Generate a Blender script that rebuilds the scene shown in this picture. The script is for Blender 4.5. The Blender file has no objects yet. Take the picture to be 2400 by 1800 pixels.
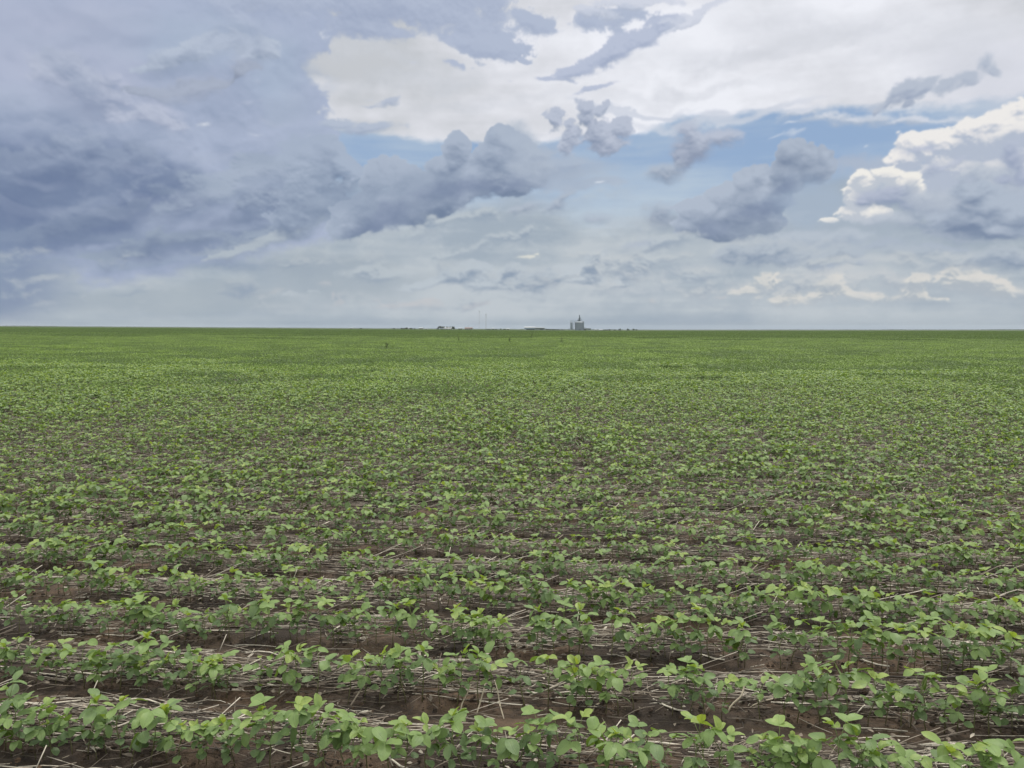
import bpy, math, random
import numpy as np
from mathutils import Vector, Matrix, Euler

SC = bpy.context.scene
# ------------------------------------------------------------------ camera
F_PX = 1803.0                              # focal length in pixels of a 2400 px wide frame
PITCH = math.atan((900 - 772.5) / F_PX)    # the horizon sits a little above the middle of the frame
CAM_H = 1.5
cam_d = bpy.data.cameras.new('camera')
cam_d.sensor_width = 36.0
cam_d.lens = 36.0 * F_PX / 2400.0
cam_d.clip_start = 0.05
cam_d.clip_end = 40000
cam = bpy.data.objects.new('camera', cam_d)
SC.collection.objects.link(cam)
cam.location = (0, 0, CAM_H)
cam.rotation_euler = (math.radians(90) - PITCH, 0, 0)
SC.camera = cam

# ------------------------------------------------------------------ exposure and sun
SC.view_settings.view_transform = 'Standard'
SC.view_settings.look = 'None'
SC.view_settings.exposure = 0.0
SC.view_settings.gamma = 1.0
SC.cycles.max_bounces = 6
SC.cycles.diffuse_bounces = 3
SC.cycles.glossy_bounces = 2
SC.cycles.transmission_bounces = 3
SC.cycles.transparent_max_bounces = 4
SC.cycles.volume_bounces = 0

SUN_EL, SUN_AZ = 62.0, 30.0                # azimuth from +Y towards +X
sl = bpy.data.lights.new('sun', 'SUN')
sl.energy = 1.5
sl.angle = math.radians(10)
sl.color = (1.0, 0.96, 0.90)
so = bpy.data.objects.new('sun', sl)
SC.collection.objects.link(so)
_d = Vector((math.sin(math.radians(SUN_AZ)) * math.cos(math.radians(SUN_EL)),
             math.cos(math.radians(SUN_AZ)) * math.cos(math.radians(SUN_EL)),
             math.sin(math.radians(SUN_EL))))
so.rotation_euler = (-_d).to_track_quat('-Z', 'Y').to_euler()

OVERHEAD = 1.55
HAZE = 0.00006
# ------------------------------------------------------------------ cloud painting on an azimuth / elevation grid (pure numpy)
def lin(c):
    return np.array([(v / 255 / 12.92 if v / 255 <= 0.04045 else ((v / 255 + 0.055) / 1.055) ** 2.4) for v in c], dtype=np.float32)

AZ_LO, AZ_HI, EL_LO, EL_HI, STEP = -39.0, 39.0, -1.5, 27.0, 0.04
GW, GH = int((AZ_HI - AZ_LO) / STEP), int((EL_HI - EL_LO) / STEP)
_az = np.radians(np.linspace(AZ_LO, AZ_HI, GW, dtype=np.float32))[None, :]
_el = np.radians(np.linspace(EL_LO, EL_HI, GH, dtype=np.float32))[:, None]      # row 0 = lowest, as Blender stores images
_dx, _dy, _dz = np.sin(_az) * np.cos(_el), np.cos(_az) * np.cos(_el), np.sin(_el) + 0 * _az
_c, _s = math.cos(PITCH), math.sin(PITCH)
_fy, _fz = _dy * _c - _dz * _s, _dy * _s + _dz * _c
GX = (1200 + F_PX * _dx / _fy).astype(np.float32)         # authoring coordinates: the frame's 2400 px grid
GY = (900 - F_PX * _fz / _fy).astype(np.float32)
RNG = np.random.default_rng(11)

def _up(lat, n):                                          # cubic b-spline upsampling matrix along axis 0
    m = lat.shape[0] - 3
    t = np.linspace(0, m - 1e-4, n); i = t.astype(int); f = (t - i)[:, None]
    w = [(1 - f) ** 3 / 6, (3 * f ** 3 - 6 * f ** 2 + 4) / 6, (-3 * f ** 3 + 3 * f ** 2 + 3 * f + 1) / 6, f ** 3 / 6]
    return sum(w[k] * lat[i + k] for k in range(4))
def octave(cx, cy):                                       # smooth random field with cells of cx x cy grid cells
    lat = RNG.standard_normal((int(GH / cy) + 5, int(GW / cx) + 5))
    return _up(_up(lat, GH).T, GW).T.astype(np.float32) * 2.0
def fbm(cx, cy, n, g=0.55, kind='fbm'):
    out, a, tot = 0, 1.0, 0
    for k in range(n):
        o = octave(max(cx, 2.0), max(cy, 2.0))
        if kind == 'billow': o = 1.3 - np.abs(o) * 1.6
        out = out + a * o; tot += a * a; a *= g; cx /= 2.03; cy /= 2.03
    return (out / math.sqrt(tot)).astype(np.float32)
def shift(a, dx, dy):                                     # value found dx, dy grid cells away
    ix, iy = int(round(dx)), int(round(dy))
    h, w = a.shape
    xs = np.clip(np.arange(w) + ix, 0, w - 1); ys = np.clip(np.arange(h) + iy, 0, h - 1)
    return a[ys][:, xs]
def sample(a, X, Y):                                      # bilinear lookup at fractional grid cells
    X = np.clip(X, 0, GW - 1.01); Y = np.clip(Y, 0, GH - 1.01)
    i, j = X.astype(np.int32), Y.astype(np.int32); f, g = X - i, Y - j
    return (a[j, i] * (1 - f) + a[j, i + 1] * f) * (1 - g) + (a[j + 1, i] * (1 - f) + a[j + 1, i + 1] * f) * g
def sst(x, a, b):
    t = np.clip((x - a) / (b - a), 0, 1); return t * t * (3 - 2 * t)
def blur(a, r):                                           # cheap box blur, twice
    for _ in range(2):
        for ax in (0, 1):
            c = np.cumsum(np.pad(a, [(r + 1, r) if k == ax else (0, 0) for k in (0, 1)], mode='edge'), axis=ax, dtype=np.float64)
            n = 2 * r + 1
            a = ((c[n:] - c[:-n]) if ax == 0 else (c[:, n:] - c[:, :-n])) / n
    return a.astype(np.float32)

# turbulence shared by every bank
BIGX, BIGY = fbm(150, 90, 4), fbm(150, 90, 4)
FINX, FINY = fbm(34, 24, 5, 0.6), fbm(34, 24, 5, 0.6)
FB = fbm(70, 42, 7, 0.6)
FBL = fbm(160, 70, 6, 0.55)
STR1 = fbm(260, 16, 6, 0.6)
_bl = fbm(52, 42, 6, 0.55, 'billow')
_ii, _jj = np.meshgrid(np.arange(GW, dtype=np.float32), np.arange(GH, dtype=np.float32))
BILLOW = sample(_bl, _ii + 9 * FINX, _jj + 6 * FINY)
_bs = fbm(24, 18, 5, 0.55, 'billow')
BILLOWS = sample(_bs, _ii + 5 * FINX, _jj + 4 * FINY)
WISP = sample(FB, _ii + 25 * FINX, _jj + 8 * FINY)

BILLOWB = blur(BILLOW, 2)
FINE = sample(fbm(18, 13, 4, 0.65), _ii + 8 * FINX, _jj + 6 * FINY)
MASS = blur(sample(fbm(110, 60, 4, 0.5, 'billow'), _ii + 14 * BIGX + 5 * FINX, _jj + 9 * BIGY + 4 * FINY), 2)
IMG = np.zeros((GH, GW, 3), np.float32)
ALF = np.zeros((GH, GW), np.float32)
ALL = (slice(None), slice(None))
def over(col, a, sl=ALL):
    a3 = a[..., None]
    IMG[sl] = IMG[sl] * (1 - a3) + np.asarray(col, np.float32) * a3
    ALF[sl] = ALF[sl] * (1 - a) + a
def window(blobs, grow):                                  # the part of the grid a group of blobs can touch
    x0 = min(b[0] - max(b[2], b[3]) * 1.7 for b in blobs) - grow; x1 = max(b[0] + max(b[2], b[3]) * 1.7 for b in blobs) + grow
    y0 = min(b[1] - (max(b[2], b[3]) if len(b) > 4 and abs(b[4]) > 8 else b[3]) * 1.7 for b in blobs) - grow
    y1 = max(b[1] + (max(b[2], b[3]) if len(b) > 4 and abs(b[4]) > 8 else b[3]) * 1.7 for b in blobs) + grow
    m = (GX > x0) & (GX < x1) & (GY > y0) & (GY < y1)
    r, c = np.flatnonzero(m.any(1)), np.flatnonzero(m.any(0))
    if not len(r) or not len(c): return (slice(0, 1), slice(0, 1))
    return (slice(r[0], r[-1] + 1), slice(c[0], c[-1] + 1))
def lerp3(c0, c1, t): return lin(c0) + (lin(c1) - lin(c0)) * np.clip(t, 0, 1)[..., None]

def field(blobs, warp=(0, 0), k=0.12, sl=ALL):
    X = GX[sl] + warp[0] * BIGX[sl] + warp[1] * FINX[sl]; Y = GY[sl] + 0.7 * (warp[0] * BIGY[sl] + warp[1] * FINY[sl])
    acc = None
    for b in blobs:
        cx, cy, rx, ry = b[:4]; r = math.radians(b[4]) if len(b) > 4 else 0
        dx, dy = X - cx, Y - cy
        u = (dx * math.cos(r) - dy * math.sin(r)) / rx; v = (dx * math.sin(r) + dy * math.cos(r)) / ry
        f = 1 - np.sqrt(u * u + v * v)
        if acc is None: acc = f
        else:
            h = np.maximum(k - np.abs(acc - f), 0) / k
            acc = np.maximum(acc, f) + h * h * k * 0.25
    return acc

def cumulus(blobs, dark, light, rim=None, warp=(0, 6), bill=0.22, small=0.10, rag=0.0, edge=0.07, dens=2.2, k=1.3,
            L=(0.25, 1.0), reach=60, opac=1.0, base=0.0, uk=0.12, relief=0.35, wisp=0.0, bot=0.22, tex=0.09, fray=0.0):
    """a bank with billowed outline, lit from above through its own thickness"""
    g_ = 1 + 1.0 * max(edge - 0.15, 0)
    blobs = [(b[0], b[1], b[2] * g_, b[3] * g_) + tuple(b[4:]) for b in blobs]
    sl = window(blobs, 60 + reach)
    F = field(blobs, warp, uk, sl)
    D = F + bill * 0.35 * BILLOW[sl] * np.clip(1.0 - F, 0.3, 1) + small * 0.3 * BILLOWS[sl] + rag * 0.25 * FB[sl] + wisp * 0.25 * WISP[sl] + fray * 0.07 * FINE[sl] - (bill + small) * 0.12
    under = np.clip((shift(F, 0, 10) - shift(F, 0, -10)) * 4, 0, 1)      # undersides melt away, tops stay crisp
    ee = edge * 2.0 + 0.03 + under * bot
    D0 = D + 0.15 * under * bot * FB[sl]
    a = np.clip((D0 + (0.05 if wisp else 0.0)) / ee, 0, 1); a = a * a * (3 - 2 * a)
    T = np.clip(D - fray * 0.07 * FINE[sl], 0, 0.6) * dens * (0.75 + 0.3 * BILLOWB[sl])
    T = np.clip(T, 0, 3)
    tau, steps = 0, (0.06, 0.14, 0.25, 0.4, 0.6, 0.85)
    prev = 0
    n = math.hypot(*L)
    for s in steps:
        d = s * reach; tau = tau + shift(T, L[0] / n * d, L[1] / n * d) * (s - prev); prev = s
    lit = np.exp(-k * tau * 1.6)
    # bumps facing the light
    hgt = np.clip(D, 0, 1) * 1.0 + 0.10 * BILLOWB[sl] * bill * 4 + 0.02 * BILLOWS[sl]
    rel = (hgt - shift(hgt, L[0] / n * 4, L[1] / n * 4)) * relief * 3.0
    rel2 = (hgt - shift(hgt, L[0] / n * 12, L[1] / n * 12)) * relief
    t = lit * 0.95 + np.clip(rel, -0.25, 0.3) + np.clip(rel2, -0.2, 0.3) + tex * FBL[sl] + 0.4 * tex * WISP[sl] - base
    col = lerp3(dark, light, t)
    if rim is not None:
        r = np.exp(-np.clip(D, 0, 1) / 0.05) * np.clip(lit * 1.5 - 0.5, 0, 1)
        col = col + (lin(rim) - col) * (r * 0.8)[..., None]
    over(col, np.clip(a, 0, 1) * opac, sl)

def soft(blobs, c0, c1=None, warp=(25, 8), edge=(-0.3, 0.5), opac=1.0, var=0.5, tex=None, uk=0.3, rag=0.3):
    """tone without an outline of its own"""
    sl = window(blobs, 70 + 2 * warp[0])
    F = field(blobs, warp, uk, sl) + rag * 0.2 * FB[sl]
    a = sst(F, edge[0], edge[1]) * opac
    tex = (FB if tex is None else tex)[sl]
    over(lerp3(c0, c1 or c0, 0.5 + var * tex * 0.5), a, sl)
EL = np.degrees(_el) + 0 * _az; AZ = np.degrees(_az) + 0 * _el
H = np.ones((GH, GW), np.float32)
# thin veil that whitens the blue, then the pale deck low over the horizon
over(lerp3((143, 172, 213), (184, 200, 220), 0.28 + 0.14 * STR1 + 0.15 * FBL + sst(AZ, 14, 0) * 0.0 + sst(EL, 12.5, 7.5) * 0.5), H * 0.92)
over(lerp3((162, 175, 192), (192, 199, 208), 0.55 + 0.16 * STR1 + 0.3 * FBL + 0.15 * WISP), sst(EL + 0.7 * FBL + 0.3 * STR1, 10.2, 7.0) * 0.97)
# bright high sheet
sheet = EL + 0.18 * FB + 0.1 * STR1 - np.interp(AZ, [-12, -3, 3, 8, 13, 20, 28, 34], [13.6, 13.4, 13.3, 13.9, 14.8, 14.6, 13.9, 14.2])
over(lerp3((198, 200, 208), (238, 240, 248), 0.18 + sst(AZ, -13, 8) * 0.62 + 0.05 * STR1 + 0.16 * FBL + 0.10 * FB - sst(AZ, 22, 34) * 0.40 + 0.25 * np.exp(-((EL - 14.5) / 1.2) ** 2) * sst(AZ, -6, -14)), sst(sheet, -0.25, 0.35))
soft([(1700, 272, 240, 14, 0), (1500, 240, 120, 8)], (196, 204, 222), (212, 217, 230), edge=(-0.4, 0.6), opac=0.8, tex=STR1)
cumulus([(1980, 278, 170, 17, 2), (2140, 286, 140, 13, 1), (1880, 262, 60, 12, 10)], (180, 190, 210), (212, 217, 230), edge=0.35, bill=0.25, rag=0.5, fray=1.0, relief=0.3, opac=0.9, reach=20)
for b in ((1000, 190, 240, 26, 6), (900, 130, 160, 30, -6), (1150, 250, 180, 22, 4), (1750, 120, 300, 30, 6), (2000, 60, 260, 40, -4), (1620, 200, 220, 20, 5), (2200, 120, 200, 40, 10)):
    soft([b], (196, 200, 211), (222, 225, 234), warp=(26, 12), edge=(-0.6, 0.8), opac=0.5, tex=WISP)
soft([(2330, 200, 190, 90, 0)], (205, 208, 222), edge=(-0.5, 0.8), opac=0.6)
# left bank: body with a crisp right edge against the sheet
cumulus([(250, 250, 500, 420), (600, 200, 150, 220, 0), (690, 80, 110, 110), (620, 330, 190, 120), (400, 560, 440, 90, 3)],
        (140, 155, 187), (172, 183, 213), warp=(14, 7), bill=0.18, small=0.08, edge=0.04, dens=0.8, k=0.9, reach=160, relief=0.35)
cumulus([(940, 10, 360, 76, -3), (1120, 105, 110, 42, -14), (1080, 148, 80, 20, -18), (1240, 46, 60, 24, -20), (860, 70, 130, 44, -8), (1225, 130, 44, 9, -24)],
        (158, 170, 201), (178, 188, 215), bill=0.16, rag=0.8, fray=1.0, wisp=0.5, edge=0.14, dens=0.8, k=0.8, reach=60, relief=0.3)
cumulus([(1440, 130, 120, 30, 22), (1290, 186, 60, 9, -8), (1500, 96, 76, 28, 24), (1400, 204, 56, 8, 22), (1560, 62, 34, 14, 40), (1340, 172, 70, 16, 14)],
        (156, 168, 201), (186, 194, 220), bill=0.2, rag=0.4, fray=1.0, wisp=0.3, edge=0.16, dens=1.2, k=0.8, reach=40, relief=0.35)
cumulus([(1360, 12, 40, 9, -20), (1650, 22, 50, 9, 25), (1480, 6, 70, 7), (1610, 50, 40, 7, 30)], (176, 184, 208), (204, 210, 228), rag=1.2, fray=1.0, wisp=1.2, edge=0.3, opac=0.8, relief=0.3)
cumulus([(860, 303, 105, 20, 4), (790, 292, 70, 16)], (158, 172, 200), (180, 190, 213), warp=(0, 4), bill=0.12, edge=0.18, rag=0.3, fray=1.0, reach=30)
cumulus([(905, 240, 50, 13, 12), (870, 250, 40, 6)], (158, 170, 198), (184, 192, 214), rag=0.6, fray=1.0, wisp=0.5, edge=0.25, reach=20)
cumulus([(960, 142, 38, 8, -8), (1197, 191, 15, 7), (860, 232, 20, 4)], (180, 188, 210), (200, 205, 222), rag=0.6, fray=1.0, wisp=0.6, edge=0.4, opac=0.8)
# tones inside the left bank
soft([(80, 90, 260, 150, -10), (300, 160, 120, 60, -45)], (172, 180, 209), (182, 188, 216), edge=(-0.4, 0.6), opac=0.85)
soft([(420, 90, 200, 60), (640, 160, 90, 90)], (164, 180, 208), (176, 190, 216), edge=(-0.4, 0.7), opac=0.7)
cumulus([(460, 195, 150, 34, 14), (400, 215, 120, 20, 2), (560, 150, 70, 34, 30)], (143, 154, 184), (172, 180, 207), warp=(10, 8), bill=0.15, rag=0.4, fray=1.0, edge=0.5, dens=1.4, k=1.0, reach=70, opac=0.9)
cumulus([(300, 225, 90, 26, -35), (385, 262, 55, 26, -20), (270, 200, 20, 14), (350, 275, 90, 20, -20)], (160, 170, 200), (188, 193, 219), warp=(6, 8), bill=0.3, edge=0.4, dens=1.0, k=1, reach=30, opac=0.85)
cumulus([(610, 195, 16, 12), (590, 245, 50, 12, 6), (640, 290, 60, 10, -12)], (170, 179, 206), (190, 196, 219), rag=0.8, fray=1.0, edge=0.5, opac=0.7)
soft([(30, 410, 330, 110, 0), (300, 430, 240, 60, 0), (100, 520, 260, 50, 8)], (112, 130, 169), (130, 147, 182), warp=(22, 10), edge=(-0.45, 0.4), opac=0.97, var=0.6)
soft([(-20, 470, 160, 110)], (104, 123, 164), (116, 134, 172), warp=(22, 10), edge=(-0.5, 0.6), opac=0.9)
cumulus([(560, 440, 230, 56, 12), (690, 400, 100, 50, 8), (420, 500, 140, 40, 10), (640, 500, 160, 36, 12)], (120, 137, 172), (156, 170, 196), warp=(16, 8), bill=0.25, edge=0.35, dens=1.3, k=1.1, reach=70, opac=0.93)
cumulus([(170, 490, 110, 13, 22), (330, 440, 60, 12, 30), (420, 415, 60, 16, 20)], (140, 156, 184), (160, 173, 197), warp=(8, 8), bill=0.3, edge=0.5, opac=0.75, rag=0.5, fray=1.0)
cumulus([(380, 570, 300, 26, 3), (250, 545, 200, 24, -6), (560, 545, 150, 22, 8)], (114, 133, 171), (140, 156, 186), warp=(14, 6), bill=0.15, edge=0.5, dens=1.2, reach=40, opac=0.9)
cumulus([(700, 530, 100, 28, 25), (600, 575, 130, 20, 10), (760, 480, 60, 30, 35), (480, 590, 80, 12)], (146, 161, 184), (172, 183, 198), warp=(10, 8), bill=0.3, edge=0.4, rag=0.5, fray=1.0, opac=0.85, reach=30)
cumulus([(530, 628, 180, 14, -2), (700, 632, 130, 13, -3), (330, 610, 200, 16, 3)], (124, 143, 177), (146, 162, 189), warp=(8, 6), bill=0.15, edge=0.6, opac=0.85, reach=20)
cumulus([(130, 612, 90, 12, 6), (220, 600, 60, 10, -8)], (146, 162, 186), (158, 172, 192), edge=0.6, rag=0.5, fray=1.0, opac=0.7)
for (bl, dk, lt, ry_) in (
    ([(470, 120, 150, 60, 10), (590, 120, 90, 50, 0), (380, 160, 90, 40, 10)], (150, 163, 190), (184, 194, 216), 80),
    ([(470, 205, 150, 38, 14), (380, 225, 100, 24, 4), (570, 165, 80, 34, 30)], (140, 150, 176), (166, 175, 199), 60),
    ([(250, 250, 150, 60, -30), (360, 290, 110, 44, -20), (140, 200, 120, 70, -30)], (150, 161, 192), (186, 192, 216), 70),
    ([(120, 400, 260, 90, 0), (310, 380, 120, 60, 10)], (112, 129, 165), (146, 160, 190), 90),
    ([(600, 400, 150, 70, 16), (500, 450, 150, 56, 12), (700, 370, 90, 56, 10), (420, 490, 110, 34, 14), (660, 470, 140, 50, 18)], (117, 134, 168), (164, 177, 201), 110),
    ([(200, 520, 170, 40, 14), (90, 550, 150, 34, 8), (330, 480, 90, 30, 26)], (110, 128, 164), (148, 163, 189), 60),
    ([(420, 560, 190, 34, 6), (600, 560, 140, 30, 14), (260, 590, 160, 24, 4)], (118, 135, 168), (156, 170, 193), 50),
    ([(680, 560, 130, 34, 22), (760, 510, 80, 34, 30), (560, 600, 120, 20, 8)], (144, 158, 180), (178, 188, 201), 40)):
    cumulus(bl, dk, lt, warp=(12, 10), rag=0.25, fray=0.2, bill=0.4, small=0.2, edge=0.12, bot=0.9, opac=0.92, dens=2.0, k=1.3, base=0.08, reach=ry_, relief=0.4, uk=0.2)
soft([(20, 450, 300, 110, 4), (250, 480, 220, 70, 8)], (98, 117, 157), (112, 131, 168), warp=(22, 10), edge=(-0.4, 0.7), opac=0.62, var=0.5)
soft([(560, 520, 230, 40, 10), (400, 570, 200, 26, 4)], (112, 130, 165), (124, 141, 173), warp=(18, 10), edge=(-0.3, 0.7), opac=0.5)
for b in ((482, 298, 22, 8, 0), (582, 316, 32, 7, -6), (746, 318, 22, 6, 0), (760, 85, 20, 16, 30)):
    cumulus([b], (188, 196, 214), (226, 228, 236), warp=(0, 7), bill=0.5, small=0.4, rag=0.8, fray=2.0, edge=0.6, relief=0.5, opac=0.8, reach=10)
for b in ((150, 380, 150, 40, 10), (420, 340, 130, 36, 12), (560, 540, 160, 30, 8), (260, 470, 150, 30, 14), (700, 200, 70, 60, 60), (480, 110, 150, 40, 16), (120, 130, 150, 46, -20), (640, 420, 110, 34, 18)):
    cumulus([b, (b[0] + b[2] * .4, b[1] - b[3] * .5, b[2] * .4, b[3] * .8, b[4])], (128, 144, 178), (168, 180, 208), warp=(14, 10), rag=0.5, fray=0.5, bill=0.45, small=0.2, edge=0.35, bot=0.9, opac=0.3, dens=1.6, reach=50)
# the bank's own lumps, seen as faint tones
left = sst(field([(250, 300, 560, 330), (600, 200, 150, 240), (620, 400, 190, 200), (400, 560, 440, 90, 3)], (25, 8), 0.3), -0.1, 0.3)
lum = MASS - shift(MASS, 4, 12)
over(lerp3((176, 186, 214), (190, 197, 222), 0.5), left * np.clip(lum * 0.18, 0, 0.18) * sst(EL, 5, 9))
over(lerp3((112, 130, 168), (124, 141, 176), 0.5), left * np.clip(-lum * 0.16, 0, 0.16))
for b in ((330, 330, 110, 26, -10), (200, 330, 120, 24, 6), (500, 370, 120, 26, 14), (660, 250, 90, 26, 20), (180, 200, 110, 26, -30), (60, 260, 100, 30, -12), (560, 60, 130, 30, 4), (260, 60, 120, 26, -10), (700, 430, 70, 22, 20)):
    cumulus([b], (140, 155, 186), (176, 186, 212), warp=(16, 8), rag=0.8, fray=0.6, bill=0.4, edge=0.7, bot=0.5, opac=0.6, dens=1.4, reach=30)
# pale lower left, rain-blue corner
soft([(420, 700, 360, 46, 0), (800, 650, 200, 56)], (158, 171, 188), (168, 179, 192), warp=(14, 6), edge=(-0.2, 0.5), opac=0.85)
soft([(-60, 650, 240, 150, 0)], (118, 137, 174), (128, 146, 180), warp=(14, 6), edge=(-0.25, 0.6), opac=0.9)
cumulus([(740, 420, 100, 70), (790, 390, 56, 50), (770, 345, 50, 40), (815, 430, 50, 60), (830, 405, 30, 34), (700, 360, 70, 60), (760, 480, 110, 70), (700, 520, 90, 50)], (118, 136, 168), (168, 181, 206), warp=(6, 8), bill=0.25, small=0.15, edge=0.1, bot=0.5, dens=1.6, reach=80, opac=0.95)
soft([(700, 330, 80, 40, 0), (650, 250, 60, 40)], (158, 172, 200), (172, 184, 210), edge=(-0.4, 0.6), opac=0.7)
# main cumulus of the middle
MC = [(880, 412, 42, 44), (905, 400, 24, 30), (945, 412, 40, 44), (1035, 396, 42, 36), (1060, 380, 30, 26), (1078, 336, 28, 34), (1070, 350, 34, 44), (1186, 325, 42, 40), (1215, 338, 40, 34),
      (1170, 380, 60, 50), (1240, 380, 60, 46), (1120, 415, 140, 54, 8), (1000, 450, 150, 54, 20), (860, 500, 100, 58, 12), (1210, 425, 80, 32, 8), (1020, 480, 160, 40, 22), (830, 530, 70, 40, 10)]
cumulus(MC, (110, 129, 162), (170, 182, 206), rim=(190, 200, 219), bill=0.24, small=0.16, edge=0.01, dens=2.1, k=1.25, reach=140, uk=0.1, relief=0.22)
soft([(1320, 395, 110, 34, 8), (1290, 345, 50, 40), (1360, 430, 90, 20)], (162, 175, 200), (178, 189, 210), edge=(-0.4, 0.5), opac=0.8, rag=0.6)
soft([(1326, 381, 20, 16)], (140, 170, 213), edge=(-0.4, 0.5), warp=(0, 6), opac=0.35)
cumulus([(1400, 318, 58, 48), (1380, 288, 48, 36), (1458, 308, 28, 30), (1430, 338, 48, 32), (1302, 290, 26, 34, 30), (1340, 325, 42, 40), (1372, 262, 32, 26), (1410, 262, 20, 18), (1425, 250, 9, 26, -25), (1330, 300, 24, 18)],
        (138, 151, 181), (186, 193, 215), bill=0.3, small=0.3, rag=0.8, fray=1.0, edge=0.13, dens=1.5, k=0.9, reach=50)
cumulus([(1612, 312, 44, 42, 10), (1632, 342, 38, 46), (1602, 372, 28, 34), (1690, 322, 72, 26, 6)], (142, 154, 183), (186, 193, 215), rag=0.6, fray=1.0, bill=0.2, edge=0.3, dens=1.3, reach=40)
for b in ((1310, 478, 46, 19, 44), (1335, 460, 26, 8, 30), (1395, 512, 48, 24, 8), (1230, 490, 44, 16, 12), (1556, 408, 48, 22, 14), (1565, 512, 60, 30, 10), (1520, 573, 66, 18, 0), (1280, 400, 30, 12, 0)):
    cumulus([b], (130, 145, 174), (176, 186, 206), warp=(0, 7), bill=0.25, rag=0.4, fray=0.7, edge=0.4, dens=1.5, reach=25, opac=0.92)
for b in ((1820, 318, 28, 5, 18), (1868, 311, 32, 8, 12), (2030, 340, 9, 4, 25), (1408, 432, 10, 4, 20), (1856, 288, 22, 5, 16)):
    cumulus([b], (200, 209, 228), (220, 226, 238), warp=(0, 5), rag=0.6, fray=1.0, edge=0.5, relief=0.2, reach=8, opac=0.9)
soft([(1080, 440, 150, 24, 14), (900, 525, 90, 30, 18), (1190, 420, 60, 20, 10)], (118, 134, 170), edge=(-0.2, 0.8), warp=(10, 8), opac=0.6)
soft([(820, 470, 130, 60, 8), (900, 470, 90, 40, 14), (960, 440, 100, 40, 10)], (132, 149, 179), (146, 161, 188), edge=(-0.4, 0.8), warp=(14, 10), opac=0.6)
cumulus([(1240, 420, 90, 36), (1300, 395, 80, 40), (1350, 380, 60, 30), (1280, 350, 50, 40)], (146, 160, 188), (176, 187, 208), warp=(6, 8), bill=0.3, small=0.2, edge=0.3, bot=0.6, dens=1.4, reach=50, opac=0.75)
# cumulus right of the middle
CA = [(1862, 362, 42, 42), (1890, 372, 36, 40), (1930, 368, 32, 34), (1910, 400, 50, 34), (1850, 415, 60, 46), (1778, 412, 40, 34), (1750, 432, 50, 40), (1700, 462, 60, 44), (1650, 500, 60, 40), (1780, 470, 90, 50),
      (1800, 520, 50, 36), (1690, 540, 70, 34), (1610, 530, 60, 26), (1740, 510, 80, 50)]
cumulus(CA, (114, 132, 164), (176, 187, 209), rim=(190, 199, 218), bill=0.24, small=0.16, edge=0.015, dens=2.1, k=1.2, reach=130, uk=0.1, relief=0.22)
soft([(1920, 480, 80, 50, 0)], (166, 184, 212), edge=(-0.5, 0.6), opac=0.5)
soft([(1690, 540, 70, 22, 10), (1790, 500, 60, 18, 20), (1850, 440, 40, 14, 30)], (124, 140, 174), edge=(-0.2, 0.8), warp=(10, 8), opac=0.55)
# bright cumulus on the right with grey clouds before it
soft([(2010, 390, 130, 22, 8), (2080, 420, 110, 40)], (172, 184, 208), (184, 194, 214), edge=(-0.3, 0.5), opac=0.9)
cumulus([(2150, 345, 62, 48), (2200, 330, 60, 44), (2120, 372, 60, 40, 20), (2280, 330, 110, 56, 12), (2390, 300, 110, 64, 12), (2230, 400, 110, 70), (2400, 400, 160, 110), (2300, 460, 190, 80)],
        (180, 189, 211), (238, 235, 232), rim=(243, 240, 236), bill=0.22, small=0.22, edge=0.05, dens=2.6, k=1.7, reach=46, relief=0.9, uk=0.08)
cumulus([(2035, 425, 42, 34), (2080, 412, 50, 24), (2010, 462, 40, 34), (1995, 495, 36, 22), (1950, 515, 26, 8), (2120, 440, 70, 40), (2040, 500, 60, 26)],
        (192, 198, 212), (240, 237, 230), rim=(244, 240, 232), bill=0.24, small=0.3, edge=0.07, dens=2.6, k=1.5, reach=30, relief=1.0, uk=0.08)
cumulus([(2090, 462, 100, 30, -3), (2140, 480, 60, 22), (2030, 470, 30, 14)], (138, 153, 185), (180, 187, 211), bill=0.2, small=0.15, edge=0.22, dens=1.8, reach=40)
cumulus([(2200, 480, 130, 60), (2100, 520, 110, 40), (2330, 440, 110, 70), (2250, 540, 170, 44)], (148, 162, 188), (186, 194, 211), warp=(8, 8), bill=0.3, small=0.2, edge=0.2, bot=0.6, dens=1.7, reach=80, opac=0.85)
cumulus([(2245, 380, 46, 15, 34), (2200, 400, 30, 10, 20), (2160, 350, 60, 12, 10), (2180, 395, 30, 26)], (160, 171, 200), (188, 194, 217), rag=0.5, fray=1.0, edge=0.35, reach=20, opac=0.85)
cumulus([(2370, 372, 38, 44, 0), (2400, 420, 46, 40), (2350, 420, 30, 16, 20)], (150, 162, 194), (184, 191, 215), edge=0.3, bill=0.25, rag=0.5, fray=1.0, reach=30, opac=0.92)
cumulus([(2280, 455, 62, 40), (2330, 480, 100, 56), (2400, 510, 90, 60), (2270, 520, 110, 40), (2330, 545, 120, 24)], (120, 138, 170), (176, 187, 208), bill=0.25, small=0.12, edge=0.14, dens=1.9, reach=80)
cumulus([(2305, 148, 32, 27), (2322, 162, 24, 17), (2268, 180, 40, 22, 24), (2150, 212, 110, 18, 20), (2225, 200, 44, 15, 20), (2170, 205, 40, 16, 24), (2120, 208, 46, 20, 24), (2080, 238, 34, 12, 40), (2060, 255, 20, 5, 45), (2130, 240, 10, 16, -30)],
        (156, 168, 196), (184, 192, 212), rag=0.5, fray=1.2, wisp=0.3, bill=0.25, edge=0.25, dens=1.3, reach=30)
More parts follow.
